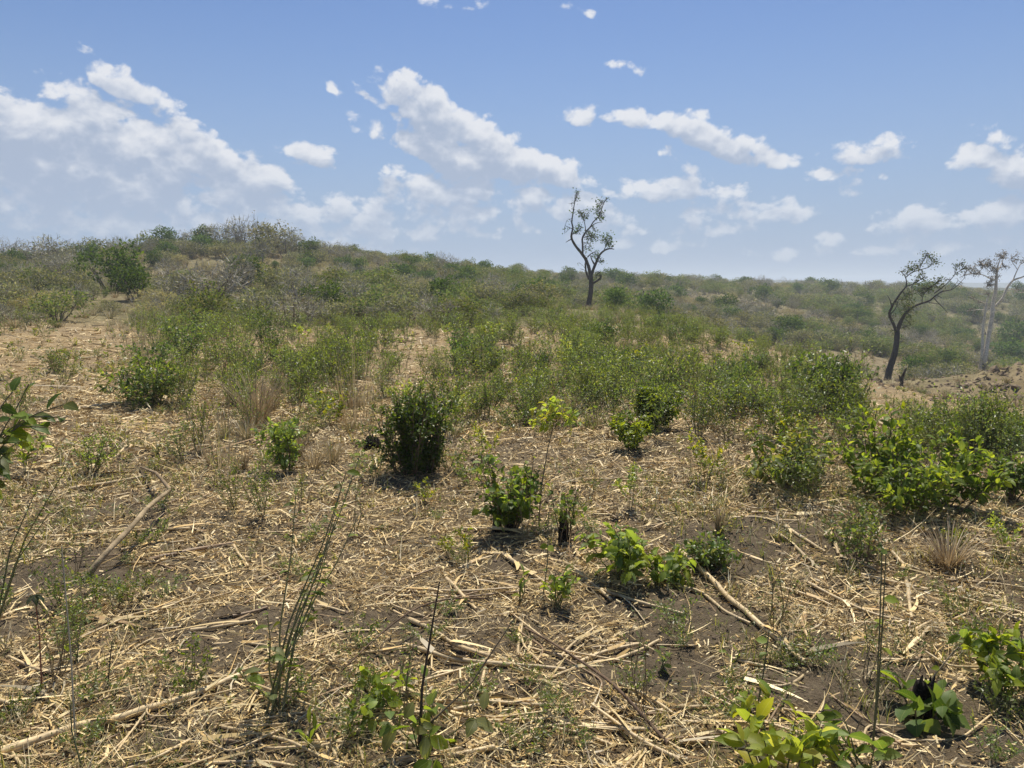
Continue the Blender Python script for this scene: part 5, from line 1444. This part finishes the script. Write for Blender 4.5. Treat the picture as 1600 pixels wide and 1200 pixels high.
# ------------------------------------------------------------------ the three tall trees
def hero_tree(name, label, base_px, base_py, Y, crop, limbs, clumps, bark, leafcols, ll, rng, twig_from, n_leaf, crown_name='crown', twig=.5, tw_col=None):
    """limbs: polylines measured on an enlargement of the photograph (crop = x0, y0, scale), given real depth"""
    x0, y0, sc = crop
    B = Vector(on_ray(base_px, base_py, Y)); B.z = hz(B.x, B.y)
    m = Y / F
    root = thing(name, label, 'tree', B)
    placed = []      # (points, radii)

    def loc(zx, zy): return np.array(((x0 + zx / sc - base_px) * m, 0.0, (base_py - (y0 + zy / sc)) * m))
    trunk = MB(); tw = MB(); tips = []
    for i, (pts, main) in enumerate(limbs):
        P = np.array([loc(a, b) for a, b, w in pts]); W = np.array([w / sc * m / 2 for a, b, w in pts])
        if i == 0: P[0, 2] -= .15
        if i and placed:      # start where the parent limb is, then swing forward or back
            best = min(placed, key=lambda q: np.min(np.hypot(q[0][:, 0] - P[0, 0], q[0][:, 2] - P[0, 2])))
            j = int(np.argmin(np.hypot(best[0][:, 0] - P[0, 0], best[0][:, 2] - P[0, 2]))); y_0 = best[0][j, 1]
        else: y_0 = 0.0
        s = np.r_[0, np.cumsum(np.linalg.norm(np.diff(P, axis=0), axis=1))]
        slope = rng.uniform(-.65, .65) if not main else rng.uniform(-.1, .1)
        P[:, 1] = y_0 + slope * s + .10 * np.sin(s * 2 + i)
        Q, t = resample(P, .18)
        for _ in range(1): Q[1:-1] = (Q[:-2] + 2 * Q[1:-1] + Q[2:]) / 4
        rr = np.interp(t, s, W) * (1 + .05 * np.sin(t * 11 + i)); rr = np.maximum(rr, .012)
        if i == 0: rr = rr * (1 + .35 * np.exp(-t / .35))
        C = np.array(bark)[None] * (1 + .25 * np.array([float(vnoise(v * 3, i, 75)) for v in t])[:, None])
        if name == 'pale_tree' and main: C = np.where((t < .9)[:, None] & (i == 1), np.array((.05, .042, .036)), C)
        tube(trunk, Q, rr, 8, C)
        placed.append((Q, rr))
        for q, d, r_, u in zip(Q, nrm(np.gradient(Q, axis=0)), rr, np.linspace(0, 1, len(Q))):
            if q[2] > twig_from and r_ < .14: tips.append((q, d, u))
    link('trunk', trunk.mesh('trunk', M['bark']), root)
    # twigs and leaves where the photograph shows foliage
    LP = []
    allP = np.concatenate([q for q, _ in placed])
    for zx, zy, rz_, dens in clumps:
        c = loc(zx, zy); R = rz_ / sc * m
        j = int(np.argmin(np.hypot(allP[:, 0] - c[0], allP[:, 2] - c[2]))); c[1] = allP[j, 1]
        near = allP[np.argsort(np.linalg.norm(allP - c, axis=1))[:6]]
        for _ in range(max(3, int(5 * dens))):
            st = near[rng.integers(0, len(near))]; e = c + rng.normal(0, R * .42, 3)
            mid = (st + e) / 2 + rng.normal(0, R * .12, 3)
            tube(tw, np.array([st, mid, e]), np.array([.022, .016, .010]) * twig * 1.6, 3, tw_col or bark, False)
            for _ in range(3):
                k = rng.uniform(.4, 1); q = st + (e - st) * k; f = q + rng.normal(0, R * .30, 3)
                tube(tw, np.array([q, (q + f) / 2 + rng.normal(0, R * .05, 3), f]), np.array([.012, .010, .007]) * twig * 1.6, 3, tw_col or bark, False)
                LP.append((f, R, dens))
            LP.append((e, R, dens))
    link('twigs', tw.mesh('twigs', M['bark']), root)['kind'] = 'stuff'
    wts = np.array([q[1] * q[2] for q in LP]); idx = rng.choice(len(LP), n_leaf, p=wts / wts.sum())
    P = np.array([LP[i][0] for i in idx]) + rng.normal(0, .13, (n_leaf, 3))
    D = rng.normal(0, 1, (n_leaf, 3)); D[:, 2] -= .3
    fm = MB(); L = ll * rng.uniform(.6, 1.25, n_leaf)
    leaves(fm, P, D, rng.normal(0, .8, (n_leaf, 3)) + np.array((0, 0, .8)), L, L * .6, np.array(leafcols)[rng.integers(0, len(leafcols), n_leaf)] * rng.uniform(.8, 1.2, (n_leaf, 1)))
    link('crown', fm.mesh('crown', M['farleaf']), root)['kind'] = 'stuff'
    return root


def build_trees():
    R = np.random.default_rng
    limbs = [([(395, 1105, 50), (415, 1030, 42), (428, 950, 38), (432, 870, 38), (425, 800, 34)], True),
             ([(425, 800, 28), (408, 730, 26), (380, 670, 25), (340, 620, 23), (295, 570, 20), (260, 510, 18), (262, 470, 16), (275, 430, 13), (258, 395, 12), (265, 340, 10), (275, 260, 8), (290, 200, 6), (305, 155, 4)], False),
             ([(412, 830, 17), (385, 770, 15), (375, 705, 13), (388, 660, 11)], False),
             ([(355, 630, 15), (352, 560, 14), (345, 510, 14), (378, 455, 13), (412, 425, 11), (430, 385, 9), (480, 340, 8), (500, 270, 6), (520, 220, 5), (550, 200, 3)], False),
             ([(412, 425, 8), (445, 395, 7), (480, 384, 5), (515, 380, 3)], False),
             ([(428, 800, 26), (455, 730, 22), (478, 680, 20), (492, 640, 17), (530, 602, 14), (570, 585, 12), (612, 592, 6)], False),
             ([(440, 865, 20), (480, 842, 18), (510, 820, 14), (508, 782, 9), (478, 768, 5)], False), ([(457, 712, 14), (432, 672, 10), (425, 640, 6)], False), ([(395, 655, 11), (430, 620, 7), (470, 612, 4)], False),
             ([(272, 440, 8), (235, 427, 5), (208, 415, 3)], False), ([(258, 520, 9), (235, 530, 6), (220, 542, 4)], False), ([(268, 480, 9), (310, 462, 7), (342, 425, 5)], False), ([(375, 460, 8), (372, 400, 6), (362, 340, 4), (330, 290, 3)], False),
             ([(530, 602, 7), (550, 560, 5), (575, 505, 3)], False), ([(500, 275, 4), (470, 250, 3), (445, 235, 2)], False), ([(492, 640, 8), (505, 690, 5), (525, 700, 3)], False)]
    clumps = [(300, 160, 28, 1.2), (290, 210, 26, 1), (320, 292, 24, 1.2), (380, 300, 36, 1.4), (470, 300, 38, 1.6), (490, 235, 38, 1.2), (535, 205, 20, 1), (310, 435, 36, 1.8), (405, 462, 16, 1), (440, 520, 56, 2), (560, 530, 52, 2.4), (600, 560, 24, 1), (480, 345, 34, 1.6),
              (515, 690, 26, 1.2), (480, 800, 36, 1.4), (230, 375, 20, .6), (208, 465, 22, .6), (365, 345, 34, 1.2), (400, 570, 50, 1.2), (470, 640, 40, 1.4), (345, 730, 36, .5), (270, 320, 22, .6), (515, 335, 16, 1), (255, 250, 22, .5), (450, 470, 30, 1)]
    hero_tree('twisted_tree', 'tall dark twisted tree with sparse leaves standing above the brush', 917, 491, 60, (840, 280, 5.22), limbs, clumps, (.060, .050, .042), G_DARK + G_GREY[:1], .17, R(801), 3.0, 1000)
    limbs = [([(212, 1112, 58), (240, 980, 50), (270, 860, 45), (290, 780, 42), (300, 690, 40)], True),
             ([(300, 700, 34), (320, 610, 30), (340, 550, 23), (390, 500, 17), (450, 475, 15), (510, 460, 14), (545, 425, 12), (590, 385, 9), (650, 378, 7), (690, 340, 5), (735, 285, 3)], False),
             ([(545, 402, 9), (580, 360, 8), (610, 310, 6), (630, 260, 5), (625, 205, 4), (655, 175, 3)], False), ([(545, 440, 8), (560, 470, 6), (590, 510, 5), (612, 545, 3)], False), ([(560, 420, 6), (600, 435, 4)], False), ([(500, 470, 6), (545, 476, 5), (580, 482, 3)], False),
             ([(292, 690, 25), (255, 620, 21), (215, 570, 19), (206, 550, 18), (215, 490, 16), (235, 430, 15), (260, 385, 13), (290, 350, 12), (280, 310, 9), (275, 285, 8), (240, 255, 6), (200, 235, 3)], False),
             ([(212, 490, 10), (190, 455, 8), (150, 418, 4)], False), ([(290, 350, 9), (340, 335, 7), (365, 310, 5), (400, 290, 3)], False), ([(275, 285, 8), (310, 250, 7), (370, 230, 6), (440, 215, 5), (470, 205, 4), (485, 168, 3)], False),
             ([(370, 230, 5), (385, 180, 4), (410, 150, 4), (440, 105, 3)], False), ([(206, 560, 9), (240, 520, 7), (250, 450, 4)], False), ([(450, 475, 6), (440, 420, 5), (470, 370, 4), (520, 320, 3)], False), ([(630, 260, 4), (665, 235, 3), (690, 210, 2)], False), ([(650, 378, 4), (690, 300, 3), (660, 290, 2)], False)]
    clumps = [(260, 225, 34, 1.2), (330, 200, 42, 1.8), (380, 280, 34, 1.5), (350, 320, 24, 1), (415, 275, 20, 1), (435, 115, 28, 1.2), (500, 165, 42, 1.8), (385, 160, 24, 1), (520, 320, 42, 1.8), (560, 310, 28, 1.2), (430, 370, 42, 1.8), (480, 360, 30, 1.4), (620, 190, 28, 1.2),
              (650, 180, 18, 1), (690, 215, 20, .8), (400, 385, 30, 1.2), (640, 250, 26, .8), (300, 430, 46, 1.3), (345, 480, 56, 1.6), (380, 560, 56, 1.6), (395, 650, 46, 1.3), (265, 560, 36, .8), (340, 420, 46, 1.4), (250, 700, 34, .7), (350, 770, 30, .5), (240, 470, 26, .7), (700, 330, 24, .4)]
    hero_tree('leaning_tree', 'dark leaning tree with blackened trunk and forked half-bare crown by the dry clearing', 1384, 602, 50, (1340, 370, 4.8), limbs, clumps, (.042, .034, .029), G_DARK + G_GREY, .13, R(802), 2.5, 1700)
    limbs = [([(915, 1002, 24), (920, 850, 21), (920, 700, 19), (925, 560, 17), (935, 470, 11), (952, 420, 6)], True),
             ([(938, 1002, 40), (945, 900, 35), (965, 750, 32), (975, 600, 30), (980, 500, 28), (985, 400, 24), (990, 300, 18), (985, 230, 12), (1000, 170, 6), (1010, 120, 3)], True),
             ([(985, 530, 16), (1000, 515, 17), (1035, 460, 18), (1060, 380, 18), (1095, 325, 15), (1160, 300, 10), (1210, 238, 6), (1260, 232, 3)], False),
             ([(1095, 325, 10), (1130, 250, 7), (1170, 200, 5), (1245, 163, 3)], False), ([(1060, 400, 9), (1120, 390, 7), (1160, 420, 5), (1222, 415, 3)], False), ([(1160, 300, 7), (1200, 317, 5), (1260, 310, 3)], False), ([(925, 500, 8), (880, 480, 6), (830, 460, 5), (790, 445, 3)], False),
             ([(915, 545, 7), (860, 545, 5), (790, 556, 3)], False), ([(990, 320, 10), (930, 310, 8), (880, 285, 6), (800, 280, 4), (765, 240, 3)], False), ([(985, 240, 8), (940, 222, 6), (870, 205, 4), (845, 175, 3)], False), ([(990, 262, 8), (1040, 200, 6), (1072, 140, 4), (1100, 108, 3)], False),
             ([(988, 360, 8), (930, 365, 5), (895, 372, 3)], False), ([(1130, 250, 5), (1110, 180, 4), (1125, 130, 3)], False), ([(870, 205, 4), (810, 235, 3), (780, 260, 2)], False)]
    clumps = [(780, 240, 44, 1), (830, 270, 46, 1.2), (880, 240, 50, 1.3), (930, 200, 50, 1.3), (960, 260, 50, 1.3), (870, 180, 40, .9), (1000, 170, 46, 1.1), (1050, 150, 46, .9), (1090, 120, 36, .7), (1040, 220, 46, .9), (1130, 190, 50, .7), (1190, 180, 46, .7), (1240, 200, 46, .7),
              (1210, 270, 46, .5), (920, 355, 40, 1.3), (1180, 400, 40, .6), (820, 450, 40, .5), (820, 550, 40, .4), (950, 320, 36, 1), (1000, 290, 36, 1), (760, 290, 30, .6), (1150, 130, 40, .6), (1270, 160, 40, .5), (900, 420, 40, .5), (870, 500, 46, .4)]
    hero_tree('pale_tree', 'tall pale twin-trunked tree with a wide thin twiggy crown', 1533, 580, 80, (1340, 370, 4.8), limbs, clumps, (.62, .55, .45), [(.10, .085, .055), (.08, .085, .05), (.13, .11, .07)], .13, R(803), 5, 1900, twig=1.4, tw_col=(.26, .225, .19))
    # the forked snag beside the leaning tree
    p = at(1408, 604); mb = MB(); h = msize(1408, 604, 26)
    tube(mb, np.array([(0, 0, -.05), (.02, 0, h * .5), (.18, .03, h)]), np.array([.09, .07, .03]), 6, (.05, .04, .033)); tube(mb, np.array([(0, 0, h * .2), (-.1, .02, h * .6)]), np.array([.06, .03]), 6, (.05, .04, .033))
    o = link('snag', mb.mesh('snag', M['bark'])); o.location = p; tag(o, 'short dark forked snag in the dry clearing beside the leaning tree', 'snag')


build_trees()

# ------------------------------------------------------------------ haze: the dry-season air between here and the far hills
def build_haze():
    me = bpy.data.meshes.new('haze')
    R, z0, z1 = 2700, -12, 30
    v = [(x, y, z) for z in (z0, z1) for x, y in ((-R, -R), (R, -R), (R, R), (-R, R))]
    me.from_pydata(v, [], [(0, 3, 2, 1), (4, 5, 6, 7), (0, 1, 5, 4), (1, 2, 6, 5), (2, 3, 7, 6), (3, 0, 4, 7)])
    m, nt, o = new_mat('haze_air')
    pv = nt.nodes.new('ShaderNodeVolumePrincipled')
    pv.inputs['Color'].default_value = (.78, .88, 1.0, 1); pv.inputs['Density'].default_value = HAZE
    pv.inputs['Anisotropy'].default_value = 0.2
    nt.links.new(pv.outputs[0], o.inputs['Volume'])
    me.materials.append(m)
    tag(link('haze', me), 'thin pale haze lying over the whole plain', 'haze', kind='stuff')


HAZE = .0008
build_haze()
